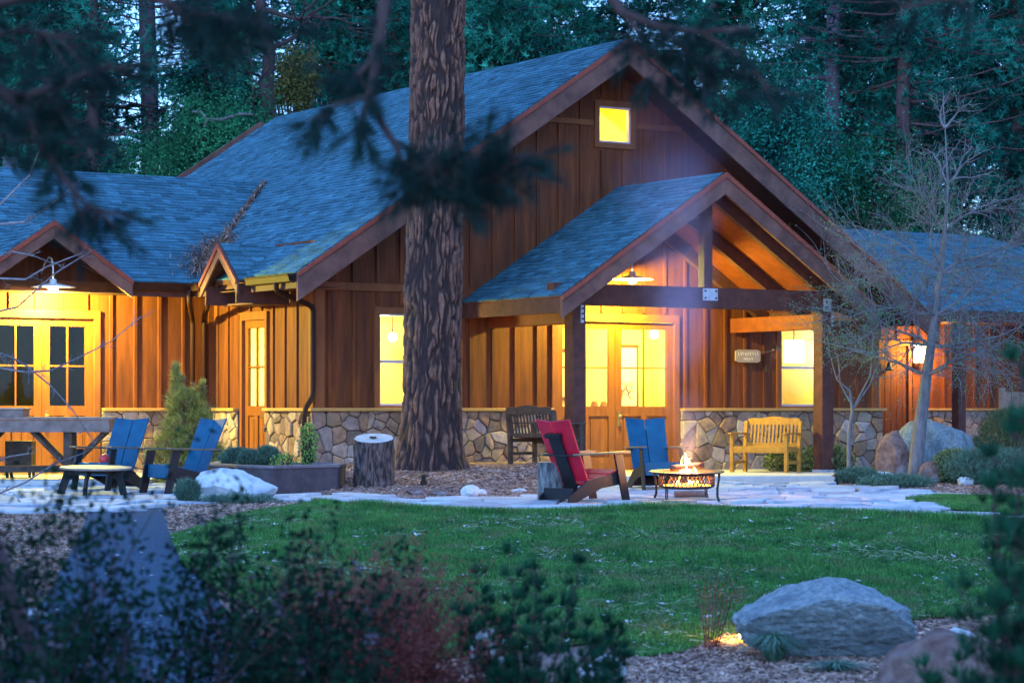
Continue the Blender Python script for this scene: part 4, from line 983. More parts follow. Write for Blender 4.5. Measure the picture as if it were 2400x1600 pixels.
near_shrub(600, 10.0, .5, 1.2, 13, 'flowering shrub with mauve blossoms overlapping the left lawn edge', 43, flower=.1)
near_shrub(700, 9.6, .55, 1.05, 9, 'sparse flowering shrub just left of the red shrub', 44, flower=.1)
near_shrub(20, 8.2, .4, 1.15, 10, 'tall leafy shrub closest to the left edge, before the leaning stem', 55)
near_shrub(60, 8.9, .42, 1.3, 8, 'arching leafy shrub left of the asphalt path', 56, flower=.04, dens=.5)
near_shrub(30, 8.6, .5, .95, 9, 'dense dark flowering shrub in the bottom left corner', 45)
near_shrub(520, 8.6, .6, .66, 5, 'low dark flowering shrub along the bottom edge, left of centre', 46, flower=.06, dens=.45)
near_shrub(250, 8.4, .6, .50, 4, 'low flowering shrub at the bottom below the asphalt path', 49, flower=.05, dens=.5)
m_redleaf = pm('red_shrub_leaves', (.13,.022,.016), (.28,.06,.036), (4,4,4), 4, .7, 0, .5, world=True)
near_shrub(810, 11.2, .46, .92, 70, 'reddish-brown barberry shrub in the foreground, left of the juniper', 47, m_redleaf, 0, .022, m_twigred, 'barberry_shrub', 0, 1, 4)
near_shrub(930, 11.6, .36, .88, 40, 'small reddish barberry pressed against the juniper', 48, m_redleaf, 0, .022, m_twigred, 'barberry_shrub', 0, 1, 4)
# brown stem at the far left foreground
mb = MB(); mb.tube([at(-40,1180,9.0), at(5,1300,9.0), at(30,1400,9.0), at(70,1500,9.0), at(130,1640,9.0), at(160,1900,9.0)], [.012,.02,.026,.03,.034,.04], 8)
tag(mb.build('leaning_stem', m_bark, smooth=True), 'thick brown leaning stem in the bottom left corner', 'stem')
# fine bare twigs reaching in from the left, nearly in focus
def twigs(name, lab, starts, Y, seed, L_=1.0, lev=3, r=.010, mat=m_twig, trunk=None):
    rg = random.Random(seed); segs = []; tips = []
    if trunk: segs += [(tuple(a), tuple(b), ra, rb) for a, b, ra, rb in trunk]
    for pts, l in starts:
        P = [at(u, v, Y+rg.uniform(-.2, .2)) for u, v in pts]; n = len(P)
        for i in range(n-1):
            segs.append((P[i][:], P[i+1][:], r*(1-.75*i/n), r*(1-.75*(i+1)/n)))
            for _ in range(3):
                q = P[i].lerp(P[i+1], rg.random()); d = (P[i+1]-P[i]).normalized(); o = Matrix.Rotation(rg.uniform(0, 6.28), 3, d) @ d.orthogonal().normalized()
                grow(rg, q, d*.7+o*.7, l*rg.uniform(.4, 1), r*.32, lev-2, segs, tips, .25, .02, (2, 3), 5, .7, .65, .75)
    root = seg_mesh(name, segs, mat, None, 5); tag(root, lab, 'tree'); return root
twigs('bare_sapling', 'slender bare sapling whose grey twigs cross the left doors', [
    ([(-60,855),(0,862),(60,872),(120,868),(180,840),(260,800),(330,742)], .16), ([(-60,820),(10,830),(60,855),(120,905),(170,960),(220,1035)], .16),
    ([(-50,1100),(20,1070),(70,1062)], .14), ([(-50,530),(60,520),(120,480),(190,420)], .12), ([(-60,500),(0,480),(70,410),(100,330)], .12),
    ([(-60,650),(60,655),(110,625),(200,590)], .16), ([(-60,1180),(60,1130),(130,1085),(200,1060)], .14), ([(-60,620),(30,590),(80,600),(130,620)], .12), ([(-50,740),(40,720),(130,640),(210,590)], .14)],
    29, 51, r=.016, trunk=[(at(-60,1700,29), at(-60,1180,29), .05, .04), (at(-60,1180,29), at(-60,480,29), .04, .015)])
# ---- bare tree on the right
rg = random.Random(9); Y = 37.6
root = empty('bare_tree', (at(2143,1100,Y).x, Y, gz(at(2143,1100,Y).x, Y)-.03)); tag(root, 'wide bare tree with fine grey twigs in front of the right wing', 'tree'); O = Vector(root.location)
segs = []; tips = []
tr = [at(u, v, Y)-O for u, v in ((2143,1112),(2152,1040),(2162,960),(2172,880),(2182,810),(2190,740),(2205,640),(2215,540),(2222,430),(2215,300),(2210,235))]
tr[0].z = 0
for i in range(len(tr)-1): segs.append((tr[i][:], tr[i+1][:], max(.012, .13-.0135*i), max(.008, .13-.0135*(i+1))))
spec = [(3,(-1,.2,.25),2.0),(3,(.9,-.2,.3),1.7),(4,(-.9,-.3,.75),2.1),(4,(1,.3,.35),2.0),(5,(-1,.1,.6),2.1),(5,(1,-.2,.5),1.9),(5,(-.3,-.9,.5),1.5),(5,(.2,.9,.5),1.5),(6,(-.9,.2,.6),1.6),(6,(.9,.2,.7),1.6),(6,(-.6,-.5,.8),1.5),
        (7,(-.8,0,.7),1.3),(7,(.9,-.1,.6),1.4),(8,(-.7,.1,.8),1.0),(8,(.7,0,.8),1.0),(9,(.5,0,.9),.6),(9,(-.5,0,.9),.6),(4,(-.6,-.7,-.05),1.6),(4,(.7,-.6,-.02),1.6),(3,(.3,-.9,.1),1.5),(5,(-1,-.2,.1),1.9),(5,(1,.1,.0),1.8),(6,(1,0,.2),1.6)]
for i, d, l in spec: grow(rg, tr[i], d, l*.56, .026, 3 if i < 8 else 2, segs, tips, .17, .0, (4, 6), 5, .8, .74, .50, .10)
seg_mesh('trunk', segs, m_greybark, root, 5)
T = np.array([t[0] for t in tips]); nr = np.random.default_rng(4); keep = nr.random(len(T)) < (.12+.25*(T[:, 0] < -.3)*(T[:, 2] < 3.2)); V, sh = leaves(T[keep], .035, nr, 3, .04)
m_newleaf = pm('new_leaves', (.05,.15,.06), (.10,.24,.09), (4,4,4), 4, .7, 0, .4, world=True)
npmesh('crown', V, 4, m_newleaf, root, shade=sh)
# small forked bare shrub-tree by the right post
rg = random.Random(19); Y = 38.6; p0 = at(1993,1095,Y); root = empty('young_maple', (p0.x, Y, gz(p0.x, Y))); tag(root, 'small forked bare maple against the stone wall right of the porch post', 'tree'); segs = []; tips = []; O = Vector(root.location)
fk = [at(u, v, Y)-O for u, v in ((1990,1100),(1990,1020),(1998,960),(1992,915))]; fk[0].z = 0
for i in range(3): segs.append((fk[i][:], fk[i+1][:], .045-.008*i, .037-.008*i))
for pts in ([(1998,960),(2040,900),(2070,820)], [(1992,915),(1962,890),(1950,850)], [(1998,960),(2040,880),(2046,800)], [(1992,940),(1970,900),(1965,850)]):
    P = [at(u, v, Y)-O for u, v in pts]
    for i in range(2): segs.append((P[i][:], P[i+1][:], .022-.008*i, .014-.006*i))
    grow(rg, P[2], P[2]-P[1], .3, .008, 2, segs, tips, .2, .05, (2, 3)); grow(rg, P[1], P[2]-P[1]+Vector((rg.uniform(-.2,.2),-.1,0)), .35, .008, 2, segs, tips, .2, .05, (2, 3))
seg_mesh('trunk', segs, m_greybark, root, 6); V, sh = leaves([t[0] for t in tips], .03, nr, 1, .04); npmesh('crown', V, 4, m_newleaf, root, shade=sh)
# ---- shrubs near the lodge
def shrub(name, u, v, Y, rx, h, n, mat, lab, seed, size=.05, needle=False, cone=False, z=None, stem=m_darkbark):
    nr = np.random.default_rng(seed); x = (u-1200)/FP*Y; g = gz(x, Y) if z is None else z; root = empty(name, (x, Y, g)); tag(root, lab, 'shrub')
    t = nr.random(n)**(.8 if cone else 1); a = nr.uniform(0, 6.283, n); m = 40
    cl = np.c_[nr.uniform(0, 6.283, m), nr.random(m)]; ci = nr.integers(0, m, n)
    if cone: r = rx*(1-t**1.3*.93)*np.sqrt(nr.random(n)); z_ = .03+h*t; a = cl[ci, 0]+nr.normal(0, .35, n); t = cl[ci, 1]**1.2*.95; r = r*.35+rx*(1-t**1.2*.9)*.75*(.3+.7*((ci*7) % 11)/10); z_ = .05+h*t+nr.random(n)*h*.16*(1-t*.4)
    else: r = rx*np.sqrt(np.clip(1-(t*2-1)**2*.92, .02, 1))*nr.random(n)**.4; z_ = h*t
    C = np.c_[r*np.cos(a), r*np.sin(a), z_]+nr.normal(0, rx*.05, (n, 3)); C[:, 2] = np.abs(C[:, 2])
    if needle: V, sh = tufts(C, np.c_[np.cos(a)*.5, np.sin(a)*.5, np.full(n, .9)], 6, size, .008, .45, nr); npmesh('foliage', V, 3, mat, root, shade=sh)
    else: V, sh = leaves(C, size, nr, 1, .01); npmesh('foliage', V, 4, mat, root, shade=sh)
    k = min(n, 50); segs = [((0, 0, 0), tuple(c), .012, .004) for c in C[:k]]; seg_mesh('stems', segs, stem, root, 4)
m_pinebush = pm('golden_pine_foliage', (.20,.19,.035), (.42,.36,.07), (3,3,3), 5, .7, 0, .4, world=True, c3=(.22,.12,.06), s3=5)
m_sage = pm('sage_foliage', (.05,.11,.08), (.11,.19,.12), (5,5,5), 5, .8, 0, .4, world=True)
m_lime = pm('lime_leaves', (.10,.20,.03), (.20,.32,.06), (5,5,5), 5, .7, 0, .4, world=True)
m_olive = pm('olive_foliage', (.07,.10,.04), (.14,.17,.06), (5,5,5), 5, .8, 0, .4, world=True)
shrub('mugo_pine', 434, 1040, 36.2, .66, 1.30, 9000, m_pinebush, 'bushy golden-green pine shrub in the corner by the stone wall', 61, .12, True, True)
shrub('mugo_pine', 416, 1040, 36.2, .2, 1.72, 1500, m_pinebush, 'upright golden-green pine leader rising left of the bushy one', 62, .10, True, True)
shrub('mugo_pine', 462, 1040, 36.5, .24, 1.50, 1700, m_pinebush, 'green pine leader rising beside the corner downspout', 63, .10, True, True)
shrub('sage_shrub', 555, 1060, 35.0, .30, .55, 2600, m_sage, 'grey-green spiky shrub left of the narrow side door', 64, .07, True)
shrub('blue_fescue', 625, 1085, 34.4, .2, .30, 1500, m_sage, 'low blue-green tuft at the back of the planter', 65, .07, True, z=.28)
shrub('blue_fescue', 585, 1085, 34.2, .16, .26, 1200, m_sage, 'smaller blue-green tuft at the left of the planter', 66, .07, True, z=.28)
shrub('climbing_vine', 722, 1040, 34.0, .15, .62, 900, m_lime, 'bright lime vine climbing the downspout foot', 67, .045, z=.32)
shrub('trailing_vine', 668, 1095, 33.4, .22, .34, 700, m_lime, 'yellow-green trailing plant spilling over the planter front', 68, .045, z=.18)
shrub('boxwood_shrub', 1935, 1080, 39.9, .50, .55, 3600, m_olive, 'olive green shrub behind the right porch post', 69, .06)
shrub('boxwood_shrub', 1845, 1085, 40.3, .42, .50, 2600, m_olive, 'dim olive shrub seen through the legs of the yellow bench', 70, .06)
shrub('dry_shrub', 2235, 1100, 37.0, .37, .52, 4200, m_olive, 'round olive-brown shrub in front of the large boulder', 71, .05)
shrub('ground_juniper', 2012, 1120, 36.6, .34, .22, 2400, m_sage, 'low blue-green juniper right of the slab end', 72, .06, True)
shrub('ground_juniper', 2330, 1110, 36.5, .75, .5, 4600, m_sage, 'spreading blue-green juniper at the right edge bed', 73, .07, True)
shrub('ground_juniper', 2100, 1140, 35.2, .55, .14, 2400, m_sage, 'thin low groundcover along the path below the boulder', 74, .06, True)
shrub('ground_juniper', 2370, 1050, 39.5, .6, 1.0, 4200, m_olive, 'tall dark juniper before the fence at right', 75, .07, True)
shrub('fescue_tuft', 440, 1190, 29.4, .15, .24, 500, m_sage, 'grass tuft at the left end of the pale boulder', 76, .10, True)
shrub('fescue_tuft', 560, 1180, 29.2, .5, .07, 500, m_sage, 'thin grass strip in front of the pale boulder', 77, .07, True)
# blue oat grass by the foreground boulder
def tuft_grass(u, v, h, n, lab, seed, rad=.12):
    nr = np.random.default_rng(seed); p = gpt(u, v); a = nr.uniform(0, 6.283, n); k = nr.random(n)**.7; hh = nr.uniform(.6, 1, n)*h
    b = np.c_[np.cos(a)*k*.04, np.sin(a)*k*.04, np.zeros(n)]; m1 = b+np.c_[np.cos(a)*k*rad*.6, np.sin(a)*k*rad*.6, hh*.75]; e = b+np.c_[np.cos(a)*k*rad*1.9, np.sin(a)*k*rad*1.9, hh*(1-.55*k)]
    s = np.c_[-np.sin(a), np.cos(a), np.zeros(n)]*.0035; V = np.concatenate([np.stack([b-s, b+s, m1+s, m1-s], 1), np.stack([m1-s, m1+s, e+s*.2, e-s*.2], 1)])
    o = npmesh('oat_grass', V, 4, m_sage, None, shade=np.tile(nr.random(n), 2)); o.location = p; tag(o, lab, 'grass tuft')
tuft_grass(1815, 1552, .26, 700, 'blue-green grass tuft at the foot of the foreground boulder', 5, .16)
tuft_grass(1905, 1530, .17, 420, 'smaller grass tuft leaning on the front of the foreground boulder', 6, .13)
tuft_grass(1960, 1575, .10, 360, 'low dry grass tuft left of the brown rock', 7, .16)
twigs('twiggy_shrub', 'upright bare brown twiggy shrub left of the foreground boulder', [([(1665+dx,1535),(1668+dx*2.2,1470),(1674+dx*3.5,1400),(1682+dx*5,1350+abs(dx)*3)], .12) for dx in (-9,-6,-3,0,3,6,9,12)], 17.4, 52, lev=3, r=.006, mat=m_twigred)

# ================================================================== ROCKS
def rock(name, loc, size, seed, mat, lab, rz=0, planes=9, sub=5, rough=.07, sink=.15, flat=None):
    rg = random.Random(seed); bm = bmesh_new(); import bmesh
    bmesh.ops.create_icosphere(bm, subdivisions=sub, radius=1)
    pl = [(Vector((rg.gauss(0, 1), rg.gauss(0, 1), rg.gauss(.1, .8))).normalized(), rg.uniform(.66, .92)) for _ in range(planes)]
    if flat: pl += flat
    sx, sy, sz = size; off = Vector((rg.uniform(0, 50),)*3)
    for v in bm.verts:
        c = v.co.copy()
        for n_, d in pl:
            n2 = Vector(n_); k = c.dot(n2)-d
            if k > 0: c -= n2*k*.93
        c *= 1+rough*noise.fractal(c*2.2+off, 1, 2, 5)+rough*.35*noise.fractal(c*9+off, 1, 2, 4)
        c.z = (c.z+1)/2-sink; v.co = Vector((c.x*sx/2, c.y*sy/2, c.z*sz/(1-sink)))
    me = bpy.data.meshes.new(name); bm.to_mesh(me); bm.free(); me.polygons.foreach_set('use_smooth', [True]*len(me.polygons)); me.materials.append(mat)
    try: me.set_sharp_from_angle(angle=R(38))
    except Exception: pass
    o = bpy.data.objects.new(name, me); COL.objects.link(o); o.location = loc; o.rotation_euler[2] = rz; return tag(o, lab, 'rock')
def bmesh_new():
    import bmesh; return bmesh.new()
def rk(u, v, Y, w, d, h, seed, mat, lab, **k):
    x = (u-1200)/FP*Y; return rock('boulder', (x, Y, gz(x, Y)), (w, d, h), seed, mat, lab, **k)
Yb = 16.9
rk(1940, 1505, Yb, 1.27, .95, .55, 3, m_rock, 'large blue-grey granite boulder in the foreground', planes=2, sub=6, rough=.10, sink=.1, flat=[((-.12, -.88, -.46), .36), ((-.62, -.25, .74), .72), ((.5, -.2, .84), .80)])
rk(2285, 1600, 12.6, 1.05, .7, .62, 8, m_rock2, 'brown out-of-focus rock at the bottom right corner', rough=.09)
rk(545, 1170, 30.0, 1.12, .6, .42, 12, m_rock3, 'pale wedge-shaped boulder beside the left patio', planes=10, flat=[((.55, -.3, .78), .62)])
rk(2175, 1105, 38.9, 1.5, 1.0, .93, 14, m_rock, 'big round boulder behind the bare tree trunk', planes=6, rough=.05)
rk(2098, 1105, 38.0, .62, .6, .78, 15, m_rock2, 'brown rock standing in for the orange-lit left side of the big boulder', planes=6)  # added rock: the big boulder's brown left side, its orange light put into colour
rk(2065, 1120, 36.9, .5, .35, .20, 16, m_rock3, 'low pale rock on the right bed by the path')
rk(2180, 1115, 37.0, .42, .3, .34, 17, m_rock2, 'small brown rock at the foot of the round shrub')
rk(2262, 1120, 36.2, .26, .2, .14, 18, m_rock3, 'little pale rock right of the round shrub')
rk(1104, 1165, 31.2, .27, .2, .17, 19, m_rock3, 'small white rock beside the path below the big trunk', planes=12)
rk(1130, 1155, 31.8, .14, .1, .09, 20, m_rock3, 'smallest white rock right behind the white rock by the path')
rk(1215, 1150, 32.4, .22, .16, .06, 21, m_rock3, 'flat pale rock in the mulch left of the cut log')
rk(1030, 1165, 31.6, .30, .2, .10, 22, m_rock2, 'flat brown edging rock in the mulch at the path edge')
rk(975, 1160, 31.9, .30, .2, .10, 23, m_rock2, 'brown edging rock next to the mulch, left of the flat one')
rk(1140, 1450, 16.4, .28, .2, .25, 24, m_rock3, 'pale rock standing half hidden behind the juniper')
rk(1410, 1530, 15.2, .30, .25, .20, 25, m_rock3, 'pale angular rock at the right foot of the juniper')
rk(2250, 1440, 17.2, .24, .2, .20, 26, m_rock3, 'pale rock behind the small pointed conifer shoot')
rk(40, 1268, 19.0, .5, .3, .10, 27, m_rock3, 'flat pale edging rock at the left edge')

# ================================================================== FURNITURE
def adirondack(paint, x, y, fwd, lab, g=0., ball=False):
    """faces local +y"""
    root = empty('adirondack_chair', (x, y, g), math.atan2(fwd[1], fwd[0])-math.pi/2); tag(root, lab, 'chair', 'flat-plank adirondack chairs')
    bw, bl = .285, .80; base = Vector((0, -.20, .25)); up = Vector((0, -math.sin(R(25)), math.cos(R(25)))); nrm = Vector((0, -up.z, up.y))
    for s in (-1, 1):
        mb = MB(); ax = Vector((s, 0, 0)); sd = (ax+nrm*.13*-1).normalized(); i0 = base+ax*.006
        P = [i0, i0+sd*(bw-.03), i0+sd*bw+up*bl, i0+up*(bl-.012)]; th = nrm*.024
        mb.add([p for p in P]+[p+th for p in P], [(0,1,2,3),(7,6,5,4),(0,4,5,1),(1,5,6,2),(2,6,7,3),(3,7,4,0)]); mb.build('back_plank', paint, root, bevel=.003)
    for k in range(3):
        mb = MB(); y0 = .34-k*.185; z0 = .375-k*.055; mb.beam((-.26, y0-.085, z0-.027), (.26, y0-.085, z0-.027), .172, .022, up=(0, -.28, 1)); mb.build('seat_plank', paint, root, bevel=.003)
    mb = MB(); mb.prism([(-.245, .20), (.245, .20), (.262, .375), (-.262, .375)], lambda a, z, d: (a, .352+d+(.375-z)*.12, z), 0, .02); mb.build('front_apron', paint, root, bevel=.003)
    for s in (-1, 1):
        mb = MB(); X = s*.285; F = lambda yy, zz, d: (X+d, yy, zz)
        mb.prism([(.38, 0), (.50, 0), (.37, .565), (.235, .565)], F, -.013, .013); mb.build('leg', m_black, root, bevel=.003)
        mb = MB(); X = s*.255; mb.prism([(.36, .36), (.36, .20), (.05, .16), (-.36, 0), (-.50, 0), (-.50, .06), (-.20, .25)], lambda yy, zz, d: (X+d, yy, zz), -.012, .012); mb.build('side_rail', m_black, root, bevel=.003)
        mb = MB(); mb.prism([(s*.225, -.38), (s*.27, -.44), (s*.33, -.40), (s*.375, .15), (s*.365, .44), (s*.24, .44), (s*.235, .1)][::s], lambda a, b, d: (a, b, .567+d+(b*.03)), 0, .022); mb.build('armrest', m_edge, root, bevel=.004)
    mb = MB(); q0 = base-up*.2+nrm*.040; q1 = base+up*.60+nrm*.040; mb.beam(q0, q1, .20, .024, up=nrm); mb.build('back_brace', m_black, root, bevel=.003)
    mb = MB(); q1 = base+up*.62+nrm*.05; mb.beam(q1-Vector((.13, 0, 0)), q1+Vector((.13, 0, 0)), .055, .05, up=up); mb.beam((-.30, -.385, .555), (.30, -.385, .555), .06, .022); mb.beam((-.25, -.42, .10), (.25, -.42, .10), .02, .13); mb.build_each('cross_rail', m_black, root, bevel=.003)
    return root
def gpos(u, Y): x = (u-1200)/FP*Y; return x, Y, gz(x, Y)
x, y, g = gpos(1368, 29.2); adirondack(m_red, x, y, (.74, .67), 'red-backed adirondack chair seen from behind at the fire pit', g+.035)
x, y, g = gpos(1535, 33.6); adirondack(m_blue, x, y, (.22, -.97), 'blue adirondack chair facing the fire pit before the porch doors', g+.035)
x, y, g = gpos(258, 33.4); adirondack(m_blue, x, y, (-.46, -.89), 'left blue adirondack chair, a red ball on its seat, behind the round table', g+.035)
x, y, g = gpos(428, 32.2); adirondack(m_blue, x, y, (-.72, -.69), 'right blue adirondack chair of the left pair, next to the planter', g+.035)
x, y, g = gpos(247, 33.2); mb = MB(); mb.lathe([(.002,-.08),(.04,-.069),(.069,-.04),(.08,0),(.069,.04),(.04,.069),(.002,.08)], n=20); o = mb.build('ball', m_ballred, smooth=True); o.location = (x, y-.05, g+.035+.42); tag(o, 'dull red ball resting on the seat of a blue chair', 'ball')

def round_table(x, y, g):
    root = empty('round_table', (x, y, g), .5); root.rotation_euler[0] = R(2)
    tag(root, 'low round wooden table with splayed legs before the blue chairs', 'table')
    mb = MB(); mb.lathe([(.002,.355),(.46,.355),(.472,.345),(.472,.335),(.46,.325),(.002,.325)], n=48); mb.build('table_top', m_tabletop, root)
    for i in range(5):
        a = i*2*math.pi/5+.3; c, s = math.cos(a), math.sin(a); mb = MB()
        mb.prism([(.24,.325),(.40,.325),(.50,.0),(.40,.0),(.33,.20),(.24,.25)], lambda r_, z, d: (r_*c-d*s, r_*s+d*c, z), -.014, .014); mb.build('leg', m_black, root, bevel=.003)
    mb = MB(); mb.lathe([(.30,.32),(.30,.27),(.27,.27),(.27,.32)], n=24); mb.build('apron', m_black, root)
x, y, g = gpos(224, 31.6); round_table(x, y, g+.035)

def workbench():
    ga = .105; root = empty('work_table', (at(60, 1000, 36.0).x, 36.0, ga), R(3)); tag(root, 'long weathered bar-height wooden table with cross-braced legs before the left doors', 'table')
    mb = MB()
    for k in range(4): mb.box(-1.5, 1.32, -.36+k*.19, -.36+k*.19+.18, .885, .925, random.random())
    mb.build('table_top', m_oldwood, root, bevel=.004)
    mb = MB(); mb.box(-1.5, 1.28, -.345, -.305, .70, .88); mb.box(-1.5, 1.28, .31, .35, .70, .88); mb.box(1.24, 1.28, -.30, .30, .70, .88); mb.build('apron', m_oldwood, root, bevel=.004)
    for sx in (-.9, .66):
        for sy in (-.25, .25):
            mb = MB(); mb.box(sx-.06, sx+.06, sy-.06, sy+.06, 0, .88); mb.build('leg', m_darkwood, root, bevel=.004)
            for s in (-1, 1):
                mb = MB(); mb.beam((sx+s*.05, sy, .22), (sx+s*.55, sy, .72), .05, .09, up=(0, 1, 0)); mb.build('brace', m_darkwood, root, bevel=.003)
    mb = MB(); mb.box(-1.4, 1.15, -.05, .05, .10, .20); mb.build('stretcher', m_darkwood, root)
workbench()
p = at(22, 975, 35.9); root = empty('wooden_box', (p.x, 35.9, .105+.925)); tag(root, 'grey wooden box standing on the left end of the table', 'box')
mb = MB(); mb.box(-.42, .25, -.25, .25, 0, .11); mb.build('box_body', m_oldwood, root, bevel=.005); mb = MB(); mb.box(-.44, .27, -.27, .27, .11, .135); mb.build('lid', m_tabletop, root, bevel=.004)
p = at(48, 1060, 36.8); root = empty('metal_grill', (p.x, 36.8, .105)); tag(root, 'dark square metal cabinet under the left table', 'cabinet')
mb = MB(); mb.box(-.2, .2, -.18, .18, .18, .56); mb.build('cabinet_body', m_iron, root, bevel=.01)
mb = MB(); mb.box(-.008, .008, -.19, -.182, .2, .54); mb.build('door_gap', m_black, root)
for sx in (-.17, .17):
    for sy in (-.15, .15): mb = MB(); mb.box(sx-.02, sx+.02, sy-.02, sy+.02, 0, .18); mb.build('leg', m_iron, root)

def bench(x, y, g, fwd, mat, lab, w=1.15, crest=True):
    root = empty('garden_bench', (x, y, g), math.atan2(fwd[1], fwd[0])-math.pi/2); tag(root, lab, 'bench', 'slatted wooden garden benches')
    h = w/2
    for s in (-1, 1):
        mb = MB(); mb.box(s*h-.03, s*h+.03, .42, .48, 0, .62); mb.build('leg', mat, root, bevel=.005)
        mb = MB(); mb.prism([(-.05, 0), (.01, 0), (.01, .42), (-.05, .84), (-.11, .84), (-.06, .42)], lambda yy, z, d: (s*h+d, yy, z), -.03, .03); mb.build('leg', mat, root, bevel=.005)
        mb = MB(); mb.box(s*h-.035, s*h+.035, -.06, .54, .62, .65); mb.build('armrest', mat, root, bevel=.008)
        mb = MB(); mb.box(s*h-.015, s*h+.015, .01, .42, .14, .19); mb.box(s*h-.015, s*h+.015, .01, .42, .34, .40); mb.build('side_rail', mat, root, bevel=.004)
    mb = MB()
    for k in range(5): mb.box(-h+.03, h-.03, .03+k*.085, .03+k*.085+.075, .405, .425, random.random())
    mb.box(-h+.03, h-.03, .45, .475, .32, .425); mb.build('seat', mat, root, bevel=.004)
    mb = MB(); n = 13
    tp = lambda t: .86+(.05*math.exp(-((t)/.28)**2)+.02*math.exp(-((abs(t)-.42)/.1)**2) if crest else .02)
    pts = [(-h+.02, .77)]+[(h*2*.96*t, tp(t*2*.5)) for t in [(-.5+i/24) for i in range(25)]]+[(h-.02, .77)]
    mb.prism(pts, lambda a, z, d: (a, -.055-(z-.42)*.13+d, z), -.014, .014); mb.build('crest_rail', mat, root, bevel=.004)
    mb = MB()
    for k in range(n): xx = -h+.09+k*(w-.18)/(n-1); mb.beam((xx, -.03, .45), (xx, -.088, .79), .034, .014, up=(0, 1, 0), shade=random.random())
    mb.beam((-h+.02, -.03, .45), (h-.02, -.03, .45), .024, .06); mb.build('back_slats', mat, root, bevel=.002)
x, y, g = gpos(1808, 39.6); bench(x, y, .115, (-ST-.0, CT*-1), m_teak, 'honey-yellow garden bench facing out from the porch by the right post', .98)
x, y, g = gpos(1252, 36.9); bench(x, y, gz(x, y), (.80, .60), m_darkwood, 'dark weathered garden bench seen from behind left of the doors', 1.15)

def stump(u, Y, r, h, lab, mat, seed, top=m_cut, name='log_stump', tilt=.0):
    x, y, g = gpos(u, Y); root = empty(name, (x, y, g)); tag(root, lab, 'stump'); n = 72; rows = 16; V = []; F = []
    for j in range(rows+1):
        z0_ = h*j/rows
        for i in range(n):
            t = 2*math.pi*i/n; c, s = math.cos(t), math.sin(t); e = noise.fractal(Vector((c*2.4+seed, s*2.4, z0_*1.1)), 1, 2, 4); f = abs(noise.noise(Vector((c*7+seed, s*7, z0_*1.6))))
            rr_ = r*(1+.05*e+(.24*f if mat is m_stumpbark else .06*f)+(.05 if j == 0 else 0)); V.append((rr_*c, rr_*s, z0_+tilt*s*r*j/rows))
    for j in range(rows):
        for i in range(n): F.append((j*n+i, j*n+(i+1) % n, (j+1)*n+(i+1) % n, (j+1)*n+i))
    mb = MB(); mb.add(V, F); mb.build('bark', mat, root, smooth=True)
    mb = MB(); mb.add([(v[0]*.99, v[1]*.99, v[2]+.001) for v in V[-n:]]+[(v[0]*.5, v[1]*.5, h+(v[2]-h)*.5+.004) for v in V[-n:]]+[(0, 0, h+.006)], [(i, (i+1) % n, n+(i+1) % n, n+i) for i in range(n)]+[(n+i, n+(i+1) % n, 2*n) for i in range(n)]); mb.build('cut_top', top, root)
    return root
stump(876, 33.4, .26, .66, 'tall upright log stump with dark bark left of the big trunk', m_stumpbark, 3, tilt=.24)
stump(1292, 29.3, .165, .50, 'grey cut log standing behind the red chair', m_galv, 9)
# small flat dark tin on the stump
x, y, g = gpos(874, 33.35); mb = MB(); mb.lathe([(.002,.0),(.05,.0),(.05,.02),(.002,.02)], n=20); o = mb.build('tin_lid', m_iron); o.location = (x, y, g+.668); tag(o, 'small flat dark disc lying on the tall stump', 'disc')

# ---- planter trough with curved front
def planter():
    root = empty('stone_planter', (0, 0, 0)); P = [gpt(u, v) for u, v in ((497,1150),(560,1157),(640,1160),(720,1156),(790,1146))]; base = [(p.x, p.y-.1) for p in P]
    front = base; back = [(base[-1][0]+.05, base[-1][1]+.9), (base[0][0]-.05, base[0][1]+1.3)]; poly = front+back; cx = sum(p[0] for p in poly)/len(poly); cy = sum(p[1] for p in poly)/len(poly)
    root.location = (cx, cy, 0); tag(root, 'dark stone-sided planter trough with a curved front before the side door', 'planter')
    pl = [(a-cx, b-cy) for a, b in poly]; inn = inset(pl, .09); n = len(pl); mb = MB()
    mb.add([(a, b, 0) for a, b in pl]+[(a*1.02, b*1.02, .36) for a, b in pl]+[(a, b, .36) for a, b in inn]+[(a, b, .27) for a, b in inn], [(k*n+i, k*n+(i+1) % n, (k+1)*n+(i+1) % n, (k+1)*n+i) for k in range(3) for i in range(n)])
    mb.build('trough', m_planter, root, bevel=.01)
    mb = MB(); o2 = [(a*1.04, b*1.04) for a, b in pl]; i2 = inset(pl, .10)
    mb.add([(a, b, .355) for a, b in o2]+[(a, b, .395) for a, b in o2]+[(a, b, .395) for a, b in i2]+[(a, b, .355) for a, b in i2], [(k*n+i, k*n+(i+1) % n, ((k+1) % 4)*n+(i+1) % n, ((k+1) % 4)*n+i) for k in range(4) for i in range(n)]); mb.build('rim', m_plrim, root, bevel=.006)
    mb = MB(); mb.add([(a, b, .30) for a, b in inn], [tuple(range(n))]); mb.build('soil', m_soil, root)
m_planter = pm('planter_side', (.05,.038,.045), (.10,.075,.08), (6,6,6), 7, .85, .5); m_plrim = pm('planter_rim', (.11,.09,.10), (.18,.15,.16), (8,8,8), 6, .8, .3)
planter()

